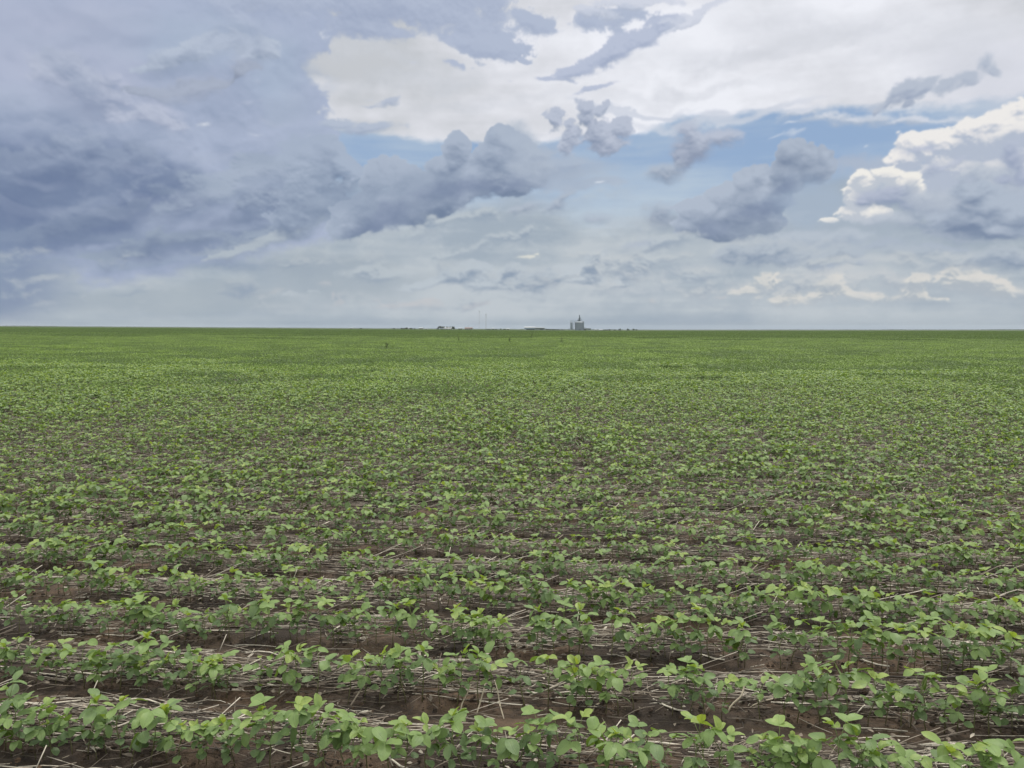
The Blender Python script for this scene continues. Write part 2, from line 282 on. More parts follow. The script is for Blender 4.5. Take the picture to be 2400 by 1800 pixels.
# lower sky
for b in ((1450, 590, 120, 12, 4), (1250, 545, 140, 14, 8), (1650, 620, 130, 10, 0), (1050, 590, 150, 10, 6), (950, 560, 100, 14, 14), (1550, 660, 90, 10, 0), (1750, 590, 90, 16, 10), (1150, 520, 90, 12, 10), (2250, 610, 120, 10, 0)):
    cumulus([b], (160, 174, 194), (182, 191, 203), warp=(12, 8), rag=1.0, fray=1.0, bill=0.3, edge=0.8, bot=0.5, opac=0.7, reach=12)
for b in ((1380, 470, 90, 14, 6), (1480, 540, 80, 12, 4), (1290, 510, 60, 8, 4), (1200, 470, 60, 14, 20), (1120, 490, 80, 12, 16), (1030, 560, 60, 8, 12)):
    cumulus([b], (170, 182, 202), (188, 196, 209), warp=(12, 8), rag=1.0, fray=1.0, bill=0.3, edge=0.8, bot=0.5, opac=0.65, reach=12)
soft([(2000, 560, 260, 40, 0)], (172, 184, 203), edge=(-0.4, 0.6), opac=0.5)
cumulus([(1890, 560, 80, 26, 10), (1990, 555, 70, 22), (1850, 590, 60, 22, 10)], (162, 175, 198), (186, 195, 211), rag=0.5, fray=1.0, bill=0.3, edge=0.3, reach=30, opac=0.8)
cumulus([(2070, 578, 80, 20, 0), (2000, 590, 50, 18), (2200, 588, 90, 14), (1845, 612, 50, 20), (1930, 622, 60, 16), (2010, 618, 60, 14), (2390, 612, 90, 18)], (126, 144, 174), (172, 183, 203), bill=0.3, small=0.2, edge=0.25, dens=1.8, reach=25, opac=0.95)
cumulus([(1750, 685, 110, 36), (1900, 680, 150, 44), (2080, 685, 120, 40), (2270, 675, 130, 50), (1640, 695, 90, 26), (2390, 690, 60, 30)], (172, 181, 196), (202, 204, 209), warp=(12, 8), rag=0.6, fray=0.5, bill=0.5, small=0.4, edge=0.4, bot=0.5, opac=0.8, dens=1.8, reach=26, relief=0.6)
cumulus([(1600, 640, 90, 24), (1480, 680, 100, 20), (1850, 600, 160, 34), (2100, 620, 150, 26), (2350, 590, 110, 26)], (166, 178, 196), (192, 198, 208), warp=(12, 8), rag=0.6, fray=0.5, bill=0.5, small=0.4, edge=0.4, bot=0.5, opac=0.7, dens=1.8, reach=26, relief=0.6)
cumulus([(1800, 672, 40, 28, 20), (1830, 700, 40, 20), (1760, 690, 40, 18), (1950, 672, 36, 16, 20), (1920, 694, 40, 20, 10), (1990, 690, 40, 14), (2050, 690, 40, 22), (2100, 694, 40, 18), (2150, 662, 26, 18), (2150, 690, 40, 20),
         (2240, 655, 36, 22), (2290, 672, 50, 34), (2340, 680, 40, 24), (2220, 700, 50, 16), (1870, 708, 60, 14)],
        (178, 185, 198), (214, 211, 208), bill=0.45, small=0.5, rag=0.5, fray=0.9, edge=0.4, dens=2.2, k=1.5, reach=22, relief=1.2, opac=0.7)
cumulus([(2290, 622, 40, 8, -30), (2250, 630, 40, 6, 10)], (180, 188, 204), (214, 212, 210), rag=0.8, fray=1.0, edge=0.5, opac=0.6)
cumulus([(1390, 618, 56, 26, 18), (1330, 642, 80, 28, 10), (1360, 655, 80, 22), (1270, 660, 110, 30, 6), (1480, 640, 40, 14, 15), (1460, 660, 40, 12)], (134, 152, 179), (192, 200, 211), bill=0.3, small=0.3, edge=0.14, dens=1.8, k=1.1, reach=34, relief=0.5, warp=(4, 6), opac=0.9)
cumulus([(1110, 632, 60, 30), (1080, 652, 90, 30, 10), (1000, 668, 80, 22, 10), (1180, 655, 70, 26, 20), (1150, 670, 120, 20)], (134, 152, 179), (188, 197, 209), bill=0.3, small=0.3, edge=0.14, dens=1.8, k=1.1, reach=34, relief=0.5, warp=(4, 6), opac=0.9)
cumulus([(905, 716, 40, 9), (960, 714, 36, 11), (1000, 708, 34, 10), (790, 706, 18, 20, -20), (770, 690, 12, 14), (740, 662, 30, 14), (1520, 712, 22, 12), (1690, 700, 24, 10), (1110, 712, 30, 8)], (172, 181, 196), (198, 196, 202), rag=0.5, fray=1.0, bill=0.4, small=0.4, edge=0.35, reach=14, opac=0.7)
cumulus([(570, 682, 36, 13, 8), (530, 690, 26, 6), (300, 688, 50, 5, 6), (178, 689, 24, 4)], (138, 155, 184), (150, 165, 188), edge=0.5, rag=0.4, fray=1.0, opac=0.75)
cumulus([(650, 680, 30, 12), (620, 690, 30, 8)], (170, 180, 194), (186, 190, 198), edge=0.5, rag=0.4, fray=1.0, opac=0.7)
cumulus([(1240, 600, 30, 6, 4), (1256, 592, 12, 5)], (200, 204, 206), (226, 224, 212), warp=(0, 5), rag=0.5, fray=1.0, bill=0.4, edge=0.4, reach=6, opac=0.9)
cumulus([(2150, 590, 150, 28, 2), (1960, 600, 120, 28, 6), (2360, 600, 110, 34), (1800, 600, 80, 24, 12), (1700, 600, 60, 16, 10)], (134, 151, 179), (178, 188, 204), warp=(10, 8), rag=0.3, bill=0.4, small=0.3, edge=0.22, bot=0.5, dens=1.9, reach=34, opac=0.85)
cumulus([(1790, 668, 44, 30, 20), (1840, 700, 60, 20), (1750, 692, 50, 18), (1950, 670, 46, 22, 20), (1925, 696, 60, 20, 10), (2000, 690, 50, 16), (2060, 688, 50, 24), (2150, 664, 36, 24), (2150, 694, 60, 20),
         (2240, 655, 46, 26), (2290, 672, 60, 38), (2345, 682, 50, 26), (2220, 702, 60, 16)],
        (176, 184, 196), (224, 220, 213), warp=(2, 7), bill=0.45, small=0.5, rag=0.3, fray=0.6, edge=0.16, bot=0.6, dens=2.4, k=1.6, reach=24, relief=1.0, opac=0.72, uk=0.08)
for b in ((1050, 600, 160, 18, 6), (900, 640, 120, 16, 4), (1480, 620, 110, 20, 6), (1620, 660, 90, 18, 4), (700, 690, 90, 16, 0), (1180, 700, 120, 12, 2), (1560, 570, 90, 20, 10), (1050, 530, 130, 18, 14), (1200, 560, 110, 14, 8)):
    cumulus([b, (b[0] + b[2] * .35, b[1] - b[3] * .6, b[2] * .35, b[3] * .8)], (144, 160, 184), (190, 198, 208), warp=(8, 8), rag=0.4, fray=0.5, bill=0.5, small=0.4, edge=0.3, bot=0.5, opac=0.7, dens=1.9, reach=22, relief=0.5)
# far small cumulus fading into the haze, right across the lower sky
_r = np.random.default_rng(21)
for _k in range(60):
    _x, _y = _r.uniform(40, 2380), _r.uniform(598, 738); _w = _r.uniform(30, 110) * (1.15 - (_y - 560) / 300)
    _warm = _x > 1300
    cumulus([(_x, _y, _w, _w * _r.uniform(.14, .28), _r.uniform(-2, 10)), (_x + _w * .3, _y - _w * .12, _w * .4, _w * .2)],
            (150, 165, 187) if _r.random() < .5 else (142, 158, 183), (198, 202, 208) if _warm else (184, 191, 201), rag=0.8, fray=0.9, bill=0.7, small=0.6, edge=0.4, bot=0.45,
            opac=_r.uniform(.35, .75) * (0.6 + 0.4 * (735 - _y) / 190), dens=2.2, reach=16, relief=0.6)
# plain band along the horizon
over(lerp3((146, 163, 184), (156, 171, 188), 0.5 + 0.3 * STR1), sst(EL + 0.25 * FBL, 1.7, 0.2) * 0.7 * sst(AZ, -34, -28))

# colour correction: desaturates the clouds evenly, takes lavender out of the darker tones
_l = (IMG @ np.array([0.2126, 0.7152, 0.0722], np.float32))[..., None]
_k = (0.17 * ALF)[..., None]
IMG = (IMG * (1 - _k) + _l * np.array([0.985, 1.0, 1.02], np.float32) * _k) * (1 + (1 - sst(_l, 0.5, 0.75)) * np.array([-0.028, -0.004, -0.022], np.float32))
IMG = IMG * 0.3 + np.stack([blur(IMG[..., i], 1) for i in range(3)], -1) * 0.7

# ------------------------------------------------------------------ small node language
class N:
    def __init__(s, nt, sock): s.nt, s.sock = nt, sock
    def _m(s, op, *a, clamp=False):
        n = s.nt.nodes.new('ShaderNodeMath'); n.operation = op; n.use_clamp = clamp
        for i, v in enumerate((s,) + a):
            if isinstance(v, N): s.nt.links.new(v.sock, n.inputs[i])
            else: n.inputs[i].default_value = v
        return N(s.nt, n.outputs[0])
    def __add__(s, o): return s._m('ADD', o)
    def __mul__(s, o): return s._m('MULTIPLY', o)
    def __sub__(s, o): return s._m('SUBTRACT', o)
    def clamp(s): return s._m('ADD', 0.0, clamp=True)
    def absv(s): return s._m('ABSOLUTE')
def ramp(x, a, b, lo=0.0, hi=1.0):
    n = x.nt.nodes.new('ShaderNodeMapRange'); n.interpolation_type = 'SMOOTHSTEP'
    x.nt.links.new(x.sock, n.inputs[0])
    for i, v in enumerate((a, b, lo, hi)): n.inputs[i + 1].default_value = v
    return N(x.nt, n.outputs[0])
def node(nt, kind, _out=0, _in=None, **kw):
    n = nt.nodes.new(kind)
    for k, v in kw.items(): setattr(n, k, v)
    for k, v in (_in or {}).items():
        s = n.inputs[k]
        if isinstance(v, N): nt.links.new(v.sock, s)
        else: s.default_value = v
    return N(nt, n.outputs[_out])
def noise(v, scale, detail=4, rough=0.55):
    return node(v.nt, 'ShaderNodeTexNoise', 0, {'Vector': v, 'Scale': scale, 'Detail': detail, 'Roughness': rough})
def mixc(nt, a, b, f, blend='MIX'):
    n = nt.nodes.new('ShaderNodeMix'); n.data_type = 'RGBA'; n.blend_type = blend
    for s, v in ((n.inputs['Factor'], f), (n.inputs[6], a), (n.inputs[7], b)):
        if isinstance(v, N): nt.links.new(v.sock, s)
        elif isinstance(v, (int, float)): s.default_value = v
        else: s.default_value = tuple(float(q) for q in v)[:3] + (1.0,)
    return N(nt, n.outputs[2])

# ------------------------------------------------------------------ world: Nishita sky behind the computed cloud field
STR = 0.1
W = bpy.data.worlds.new('World'); SC.world = W; W.use_nodes = True
nt = W.node_tree; nt.nodes.clear()
D = node(nt, 'ShaderNodeTexCoord', 0)
sp = nt.nodes.new('ShaderNodeSeparateXYZ'); nt.links.new(D.sock, sp.inputs[0])
dx_, dy_, dz_ = (N(nt, o) for o in sp.outputs)
AZN = dx_._m('ARCTAN2', dy_) * (180 / math.pi)
ELN = dz_._m('ARCSINE') * (180 / math.pi)
SKY = node(nt, 'ShaderNodeTexSky', 0, sky_type='NISHITA', sun_disc=False, sun_elevation=math.radians(SUN_EL),
           sun_rotation=math.radians(SUN_AZ), air_density=1.0, dust_density=1.5, ozone_density=1.2, altitude=300)
cl = bpy.data.images.new('cloud_field', GW, GH, alpha=True, float_buffer=True, is_data=True)
buf = np.ones((GH, GW, 4), np.float32)
buf[..., :3] = np.where(ALF[..., None] > 1e-3, IMG / np.maximum(ALF[..., None], 1e-3), 0) / STR
buf[..., 3] = ALF
cl.alpha_mode = 'CHANNEL_PACKED'
cl.pixels.foreach_set(buf.ravel()); cl.update(); cl.pack()
uv = node(nt, 'ShaderNodeCombineXYZ', 0, {0: (AZN - AZ_LO) * (1 / (AZ_HI - AZ_LO)), 1: (ELN - EL_LO) * (1 / (EL_HI - EL_LO))})
ti = nt.nodes.new('ShaderNodeTexImage'); ti.image = cl; ti.extension = 'EXTEND'; ti.interpolation = 'Linear'
nt.links.new(uv.sock, ti.inputs[0])
COL = mixc(nt, SKY, N(nt, ti.outputs[0]), N(nt, ti.outputs[1]))
# the rest of the deck, overhead and behind: thick bright overcast
wob = noise(D, 3.0, 5) - 0.5
over_c = mixc(nt, (lin((186, 191, 200)) / STR), (lin((255, 252, 246)) * OVERHEAD / STR), (ramp(ELN, 0, 65) * 0.8 + wob * 1.0 + 0.1).clamp())
m_ = ramp(ELN + wob * 4, 22.8, 27).__class__(nt, node(nt, 'ShaderNodeMath', 0, {0: ramp(ELN + wob * 3, 23.5, 26.8), 1: ramp(AZN.absv(), 35.5, 38.8)}, operation='MAXIMUM').sock)
COL = mixc(nt, COL, over_c, m_)
bg = nt.nodes.new('ShaderNodeBackground'); bg.inputs['Strength'].default_value = STR
out = nt.nodes.new('ShaderNodeOutputWorld')
nt.links.new(COL.sock, bg.inputs['Color']); nt.links.new(bg.outputs[0], out.inputs['Surface'])
W.cycles.sampling_method = 'MANUAL'; W.cycles.sample_map_resolution = 512

# ------------------------------------------------------------------ helpers
COLL = SC.collection
def terrain(x, y):
    """gentle rise of the land towards the far left"""
    u = -(np.asarray(x, float) - 0.11 * np.asarray(y, float)) / 20.0
    return 0.0064 * 20.0 * (np.logaddexp(0, u) - math.log(2))
def ground_at(px, Y):
    X = (px - 1200) / F_PX * Y
    return X, Y, float(terrain(X, Y))
def vhash(i, j, seed):
    n = (i.astype(np.int64) * 374761393 + j.astype(np.int64) * 668265263 + seed * 974711) & 0xffffffff
    n = ((n ^ (n >> 13)) * 1274126177) & 0xffffffff
    return ((n ^ (n >> 16)) & 0xffff) / 65535.0
def vnoise(x, y, cell, seed=0):
    x, y = x / cell, y / cell
    i, j = np.floor(x), np.floor(y); f, g = x - i, y - j
    f, g = f * f * (3 - 2 * f), g * g * (3 - 2 * g)
    a, b = vhash(i, j, seed), vhash(i + 1, j, seed); c, d = vhash(i, j + 1, seed), vhash(i + 1, j + 1, seed)
    return (a * (1 - f) + b * f) * (1 - g) + (c * (1 - f) + d * f) * g - 0.5
PHI = math.radians(5.3)                     # the drills run almost across the view, nearer on the right
ROW_U = np.array([math.cos(PHI), -math.sin(PHI)]); ROW_N = np.array([math.sin(PHI), math.cos(PHI)])
ROW_GAP, ROW_1 = 0.5, 2.47
def soil(x, y):
    """small relief of the worked soil: a shallow drill line on each row, clods and lumps"""
    s = x * ROW_N[0] + y * ROW_N[1]
    r = np.hypot(x, y)
    near = np.clip((40 - r) / 30, 0, 1)
    ph = (s - ROW_1) / ROW_GAP + 0.25 * vnoise(x, y, 0.9, 9)
    z = -0.018 * np.exp(-((((ph + 0.5) % 1.0) - 0.46) / 0.14) ** 2)
    z = z + 0.030 * vnoise(x, y, 0.35, 1) + 0.020 * vnoise(x, y, 0.11, 2)
    z = z + (0.012 * vnoise(x, y, 0.045, 3) + 0.007 * vnoise(x, y, 0.022, 4)) * np.clip((9 - r) / 6, 0, 1)
    return z * near
def mesh_obj(name, V, Fq, mats, parent=None, attrs=None, mi=None, smooth=True, link=True):
    me = bpy.data.meshes.new(name)
    V = np.asarray(V, np.float32); n = len(V)
    me.vertices.add(n); me.vertices.foreach_set('co', V.ravel())
    if isinstance(Fq, np.ndarray):
        k = Fq.shape[1]; m = len(Fq)
        me.loops.add(m * k); me.loops.foreach_set('vertex_index', Fq.astype(np.int32).ravel())
        me.polygons.add(m); me.polygons.foreach_set('loop_start', np.arange(m, dtype=np.int32) * k)
    else:
        tot = sum(len(f) for f in Fq); m = len(Fq)
        me.loops.add(tot); me.loops.foreach_set('vertex_index', np.fromiter((i for f in Fq for i in f), np.int32, tot))
        me.polygons.add(m); me.polygons.foreach_set('loop_start', np.cumsum([0] + [len(f) for f in Fq[:-1]]).astype(np.int32))
    me.update(calc_edges=True)
    me.polygons.foreach_set('use_smooth', np.full(m, smooth))
    for mt in (mats if isinstance(mats, (list, tuple)) else [mats]): me.materials.append(mt)
    if mi is not None: me.polygons.foreach_set('material_index', np.asarray(mi, np.int32))
    for k, a in (attrs or {}).items():
        a = np.asarray(a, np.float32)
        if a.ndim == 1: at = me.attributes.new(k, 'FLOAT', 'POINT'); at.data.foreach_set('value', a)
        else: at = me.attributes.new(k, 'FLOAT_VECTOR', 'POINT'); at.data.foreach_set('vector', a.ravel())
    o = bpy.data.objects.new(name, me)
    if link: COLL.objects.link(o)
    if parent: o.parent = parent
    return o
def tag(o, label=None, cat=None, group=None, kind=None):
    for k, v in (('label', label), ('category', cat), ('group', group), ('kind', kind)):
        if v: o[k] = v
    return o
def material(name):
    m = bpy.data.materials.new(name); m.use_nodes = True
    t = m.node_tree; t.nodes.clear()
    o = t.nodes.new('ShaderNodeOutputMaterial')
    return m, t, o
def principled(t, **kw):
    n = t.nodes.new('ShaderNodeBsdfPrincipled')
    for k, v in kw.items():
        s = n.inputs[k.replace('_', ' ')]
        if isinstance(v, N): t.links.new(v.sock, s)
        elif isinstance(v, (int, float)): s.default_value = v
        else: s.default_value = tuple(v)[:3] + (1.0,) if s.type == 'RGBA' else v
    return n
def plain(name, c, rough=0.6, metal=0.0, var=0.15, scale=1.0):
    m, t, o = material(name)
    P = node(t, 'ShaderNodeTexCoord', 3)
    nz = noise(P, scale, 4)
    b = principled(t, Base_Color=mixc(t, [v * (1 - var) for v in c], [v * (1 + var) for v in c], nz), Roughness=rough, Metallic=metal)
    t.links.new(b.outputs[0], o.inputs[0])
    return m
def attr(t, name, out=2):
    n = t.nodes.new('ShaderNodeAttribute'); n.attribute_name = name
    return N(t, n.outputs[out])

# ------------------------------------------------------------------ soil: one sheet out to the horizon
ys = [-4000, -800, -150, -40, -12, -4, -1, 0.2, 0.8]
y = 1.2
while y < 22: ys.append(y); y += max(0.011, 0.0052 * y)
while y < 200: ys.append(y); y *= 1.03
while y < 6500: ys.append(y); y *= 1.12
ys = np.array(ys); tt = np.linspace(-1, 1, 641)
Yg, Tg = np.meshgrid(ys, tt, indexing='ij')
Xg = Tg * (2.3 + 1.15 * np.abs(Yg))
Zg = terrain(Xg, Yg) + soil(Xg, Yg)
V = np.stack([Xg, Yg, Zg], -1).reshape(-1, 3)
nr, ncx = Yg.shape
idx = np.arange(nr * ncx).reshape(nr, ncx)
Q = np.stack([idx[:-1, :-1], idx[:-1, 1:], idx[1:, 1:], idx[1:, :-1]], -1).reshape(-1, 4)
m_soil, t, o = material('soil')
P = node(t, 'ShaderNodeTexCoord', 3)
n1, n2, n3 = noise(P, 2.2, 6, 0.6), noise(P, 14, 5, 0.6), noise(P, 90, 4, 0.6)
c = mixc(t, (0.036, 0.024, 0.015), (0.155, 0.100, 0.062), ramp(n1 + (n2 - 0.5) * 0.5, 0.40, 0.68))
c = mixc(t, c, (0.020, 0.014, 0.011), ramp(n2, 0.45, 0.62, 0, 0.55))
c = mixc(t, c, (0.13, 0.10, 0.075), ramp(n3, 0.62, 0.74, 0, 0.45))
bp = node(t, 'ShaderNodeBump', 0, {'Height': n3 + n2 * 1.5, 'Strength': 0.8, 'Distance': 0.012})
b = principled(t, Base_Color=c, Roughness=0.85, Normal=bp); t.links.new(b.outputs[0], o.inputs[0])
tag(mesh_obj('ground', V, Q, m_soil), kind='structure')

# ------------------------------------------------------------------ soybean leaves
m_leaf, t, o = material('soybean_leaf')
age_tone, lu, lv = attr(t, 'age_tone'), attr(t, 'lu'), attr(t, 'lv')
oi = t.nodes.new('ShaderNodeObjectInfo'); rnd = N(t, oi.outputs['Random'])
P = node(t, 'ShaderNodeTexCoord', 3)
a_ = (age_tone + (rnd - 0.5) * 0.42 + (noise(P, 22, 3) - 0.5) * 0.8).clamp()
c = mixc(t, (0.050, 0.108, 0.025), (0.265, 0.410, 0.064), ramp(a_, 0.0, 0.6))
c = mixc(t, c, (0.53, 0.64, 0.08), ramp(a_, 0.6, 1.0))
vein = (lv * 7.5 - lu.absv() * 3.2)._m('FRACT')
vl = ramp((vein - 0.5).absv(), 0.40, 0.5)
mid = ramp(lu.absv(), 0.0, 0.10, 1.0, 0.0)
vv = node(t, 'ShaderNodeMath', 0, {0: vl * 0.55, 1: mid}, operation='MAXIMUM')
c = mixc(t, c, (0.36, 0.46, 0.18), vv * 0.40)
c = mixc(t, c, (0.030, 0.060, 0.018), ramp(noise(P, 45, 2), 0.36, 0.26, 0, 0.35))
c = mixc(t, c, (0.30, 0.27, 0.10), ramp(noise(P, 140, 2), 0.70, 0.78, 0, 0.5))
geo = t.nodes.new('ShaderNodeNewGeometry')
c = mixc(t, c, (0.24, 0.34, 0.17), N(t, geo.outputs['Backfacing']) * 0.55)
bp = node(t, 'ShaderNodeBump', 0, {'Height': (vv * -1.0) + noise(P, 120, 3) * 0.8, 'Strength': 0.6, 'Distance': 0.0015})
b = principled(t, Base_Color=c, Roughness=0.46, Normal=bp, Specular_IOR_Level=0.45)
tr = t.nodes.new('ShaderNodeBsdfTranslucent'); cc = mixc(t, c, (0.55, 0.85, 0.12), 0.5, 'MULTIPLY'); cc2 = mixc(t, c, (0.30, 0.45, 0.05), 0.45)
t.links.new(cc2.sock, tr.inputs[0]); t.links.new(bp.sock, tr.inputs['Normal'])
mx = t.nodes.new('ShaderNodeMixShader'); mx.inputs[0].default_value = 0.30
t.links.new(b.outputs[0], mx.inputs[1]); t.links.new(tr.outputs[0], mx.inputs[2]); t.links.new(mx.outputs[0], o.inputs[0])

m_stem, t, o = material('soybean_stem')
P = node(t, 'ShaderNodeTexCoord', 3)
zz = attr(t, 'lv')
b = principled(t, Base_Color=mixc(t, (0.13, 0.115, 0.055), (0.20, 0.27, 0.09), (zz + (noise(P, 60, 3) - 0.5) * 0.5).clamp()), Roughness=0.6)
t.links.new(b.outputs[0], o.inputs[0])

class Geo:
    """collects quads and triangles with per-point attributes"""
    def __init__(s): s.V, s.F, s.A, s.U, s.W, s.n = [], [], [], [], [], 0
    def add(s, V, F, age_tone, u, v):
        V = np.asarray(V, float); s.V.append(V); s.F += [tuple(i + s.n for i in f) for f in F]
        k = len(V); s.A.append(np.broadcast_to(age_tone, k)); s.U.append(np.broadcast_to(u, k)); s.W.append(np.broadcast_to(v, k)); s.n += k
    def build(s, name, mat, parent=None, link=True):
        return mesh_obj(name, np.concatenate(s.V), s.F, mat, parent,
                        {'age_tone': np.concatenate(s.A), 'lu': np.concatenate(s.U), 'lv': np.concatenate(s.W)}, link=link)

def basis(az, el, roll):
    f = np.array([math.cos(az) * math.cos(el), math.sin(az) * math.cos(el), math.sin(el)])
    s0 = np.array([-math.sin(az), math.cos(az), 0.0]); up = np.cross(f, s0)
    s = s0 * math.cos(roll) + up * math.sin(roll); u = -s0 * math.sin(roll) + up * math.cos(roll)
    return f, s, u
def leaflet(G, base, az, el, L, wid, rng, age_tone, seg=8, cols=5, fold=0.25, droop=0.25):
    f, s, u = basis(az, el, rng.gauss(0, 0.32))
    us = np.linspace(-1, 1, cols); ts = np.linspace(0, 1, seg + 1)
    V, U, T = [], [], []
    k1, k2, asym = rng.uniform(0, 6), rng.uniform(0, 6), rng.uniform(-0.08, 0.08)
    bite = rng.uniform(0.2, 0.9) if rng.random() < 0.12 and seg > 5 else None
    for tq in ts:
        w = wid * 2.2 * (tq + 0.004) ** 0.55 * (1.0 - tq + 0.006) ** 0.66
        for uq in us:
            ww = w * (1 + asym * uq) * (1 + 0.05 * math.sin(tq * 9 + k1 + uq))
            if bite is not None and uq > 0.9: ww *= 1 - 0.45 * math.exp(-((tq - bite) / 0.09) ** 2)
            z = abs(uq) * ww * fold - droop * L * tq * tq + 0.03 * L * math.sin(tq * 7 + k2) * uq + 0.012 * L * math.sin(tq * 22 + k1) * abs(uq)
            V.append(base + f * (tq * L) + s * (uq * ww) + u * z); U.append(uq); T.append(tq)
    F = [(i * cols + j, i * cols + j + 1, (i + 1) * cols + j + 1, (i + 1) * cols + j) for i in range(seg) for j in range(cols - 1)]
    G.add(V, F, np.clip(age_tone + rng.uniform(-0.08, 0.08), 0, 1), U, T)
def tube(G, pts, r0, r1, sides=5, t0=0.0, t1=1.0):
    pts = [np.asarray(p, float) for p in pts]; V, T = [], []
    n = len(pts)
    for i, p in enumerate(pts):
        d = pts[min(i + 1, n - 1)] - pts[max(i - 1, 0)]; d = d / (np.linalg.norm(d) + 1e-9)
        a = np.cross(d, (0.0, 0.1, 1.0) if abs(d[2]) < 0.9 else (1.0, 0, 0)); a /= np.linalg.norm(a); b_ = np.cross(d, a)
        r = r0 + (r1 - r0) * i / (n - 1)
        for k in range(sides):
            q = 2 * math.pi * k / sides; V.append(p + (a * math.cos(q) + b_ * math.sin(q)) * r); T.append(t0 + (t1 - t0) * i / (n - 1))
    F = [(i * sides + k, i * sides + (k + 1) % sides, (i + 1) * sides + (k + 1) % sides, (i + 1) * sides + k) for i in range(n - 1) for k in range(sides)]
    F.append(tuple(range(sides))[::-1]); F.append(tuple((n - 1) * sides + k for k in range(sides)))
    G.add(V, F, 0.5, 0.0, T)

def trifoliate(GL, GS, root, az, lp, el, L, rng, age_tone, seg, cols, pitch, fold=0.22, fine=True):
    d = np.array([math.cos(az) * math.cos(el), math.sin(az) * math.cos(el), math.sin(el)])
    tip = root + d * lp + np.array([0, 0, 0.006])
    if fine: tube(GS, [root, root + d * lp * 0.5 + np.array([0, 0, 0.004]), tip], 0.0013, 0.0008, 4, 0.6, 1.0)
    w = L * rng.uniform(0.31, 0.38)
    az = az + rng.uniform(-0.3, 0.3)
    leaflet(GL, tip + np.array([math.cos(az), math.sin(az), 0.2]) * L * 0.14, az, pitch + rng.gauss(0, 0.35), L, w, rng, age_tone, seg, cols, fold, rng.uniform(0.05, 0.35))
    for sg in (-1, 1):
        leaflet(GL, tip, az + sg * rng.uniform(1.1, 1.6), pitch + rng.gauss(0, 0.38), L * rng.uniform(0.82, 0.95), w * 0.93, rng, age_tone, seg, cols, fold, rng.uniform(0.05, 0.35))

def plant_geo(seed, fine=2, height=0.150):
    rng = random.Random(seed)
    GL, GS = Geo(), Geo()
    seg, cols = ((8, 5), (4, 3), (2, 3))[2 - fine]
    lean = np.array([rng.uniform(-0.10, 0.10), rng.uniform(-0.10, 0.10), 1.0])
    def st(h): return np.array([lean[0] * h + 0.006 * math.sin(h * 40 + seed), lean[1] * h, h])
    H = height * rng.uniform(0.86, 1.14)
    tube(GS, [st(H * k / 5) - (np.array([0, 0, 0.025]) if k == 0 else 0) for k in range(6)], 0.0024, 0.0013, 5 if fine else 3, 0.0, 0.8)
    a = rng.uniform(0, 6.28)
    lo = rng.uniform(0.38, 0.46)
    for k in range(2):                                   # old simple pair
        if rng.random() < 0.85:
            az = a + 1.3 + k * math.pi + rng.uniform(-0.3, 0.3)
            d = np.array([math.cos(az), math.sin(az), 0.35]); tip = st(H * lo) + d * 0.018
            if fine > 1: tube(GS, [st(H * lo), tip], 0.0011, 0.0008, 4, 0.5, 0.7)
            leaflet(GL, tip, az, rng.uniform(-0.5, 0.15), rng.uniform(0.032, 0.044), 0.0155, rng, 0.12, max(seg - 2, 2), cols, 0.12, 0.2)
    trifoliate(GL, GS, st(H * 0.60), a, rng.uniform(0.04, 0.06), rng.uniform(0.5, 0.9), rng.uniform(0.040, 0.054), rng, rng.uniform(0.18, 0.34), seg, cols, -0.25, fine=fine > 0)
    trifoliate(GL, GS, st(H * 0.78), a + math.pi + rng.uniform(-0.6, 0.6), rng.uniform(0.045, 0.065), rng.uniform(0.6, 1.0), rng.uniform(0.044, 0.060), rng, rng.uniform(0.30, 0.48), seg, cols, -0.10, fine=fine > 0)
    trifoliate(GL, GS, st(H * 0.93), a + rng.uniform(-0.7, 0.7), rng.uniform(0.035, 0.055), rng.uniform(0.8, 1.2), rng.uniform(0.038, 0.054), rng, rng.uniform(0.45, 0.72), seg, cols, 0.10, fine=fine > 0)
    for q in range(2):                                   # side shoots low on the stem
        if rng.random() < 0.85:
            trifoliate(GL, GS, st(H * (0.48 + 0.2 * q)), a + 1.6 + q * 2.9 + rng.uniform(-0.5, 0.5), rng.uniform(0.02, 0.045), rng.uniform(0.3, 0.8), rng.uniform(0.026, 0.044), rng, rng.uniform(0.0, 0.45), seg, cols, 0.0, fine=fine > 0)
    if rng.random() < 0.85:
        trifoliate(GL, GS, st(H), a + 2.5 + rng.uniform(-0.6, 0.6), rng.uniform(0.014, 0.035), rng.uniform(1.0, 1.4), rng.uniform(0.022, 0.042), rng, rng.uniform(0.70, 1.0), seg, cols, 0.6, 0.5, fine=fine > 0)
    return GL, GS

def bend_down(G):
    return G

# ---- near plants: every one an object of its own, in the five nearest rows
rng = random.Random(5)
PROTO = []
GROUP = 'young soybean plants standing in drilled rows'
for k in range(16):
    GL, GS = plant_geo(100 + k, 2)
    e = bpy.data.objects.new('soybean_plant', None)
    e.empty_display_size = 0.05
    st_o = GS.build('stem', m_stem, None, link=False)
    lf_o = GL.build('foliage', m_leaf, None, link=False)
    PROTO.append((e, st_o, lf_o))
used = set()
def put_plant(k, x, y, sc, rz, tilt, label):
    e, a_, b_ = PROTO[k]
    r = e if k not in used else e.copy()
    first = k not in used; used.add(k)
    COLL.objects.link(r)
    for src in (a_, b_):
        c_ = src if first else src.copy()
        COLL.objects.link(c_); c_.parent = r
    r.location = (x, y, float(terrain(x, y) + soil(np.array([x]), np.array([y]))[0]))
    r.rotation_euler = (tilt[0], tilt[1], rz); r.scale = (sc, sc, sc)
    tag(r, label, 'soybean plant', GROUP)
    return r
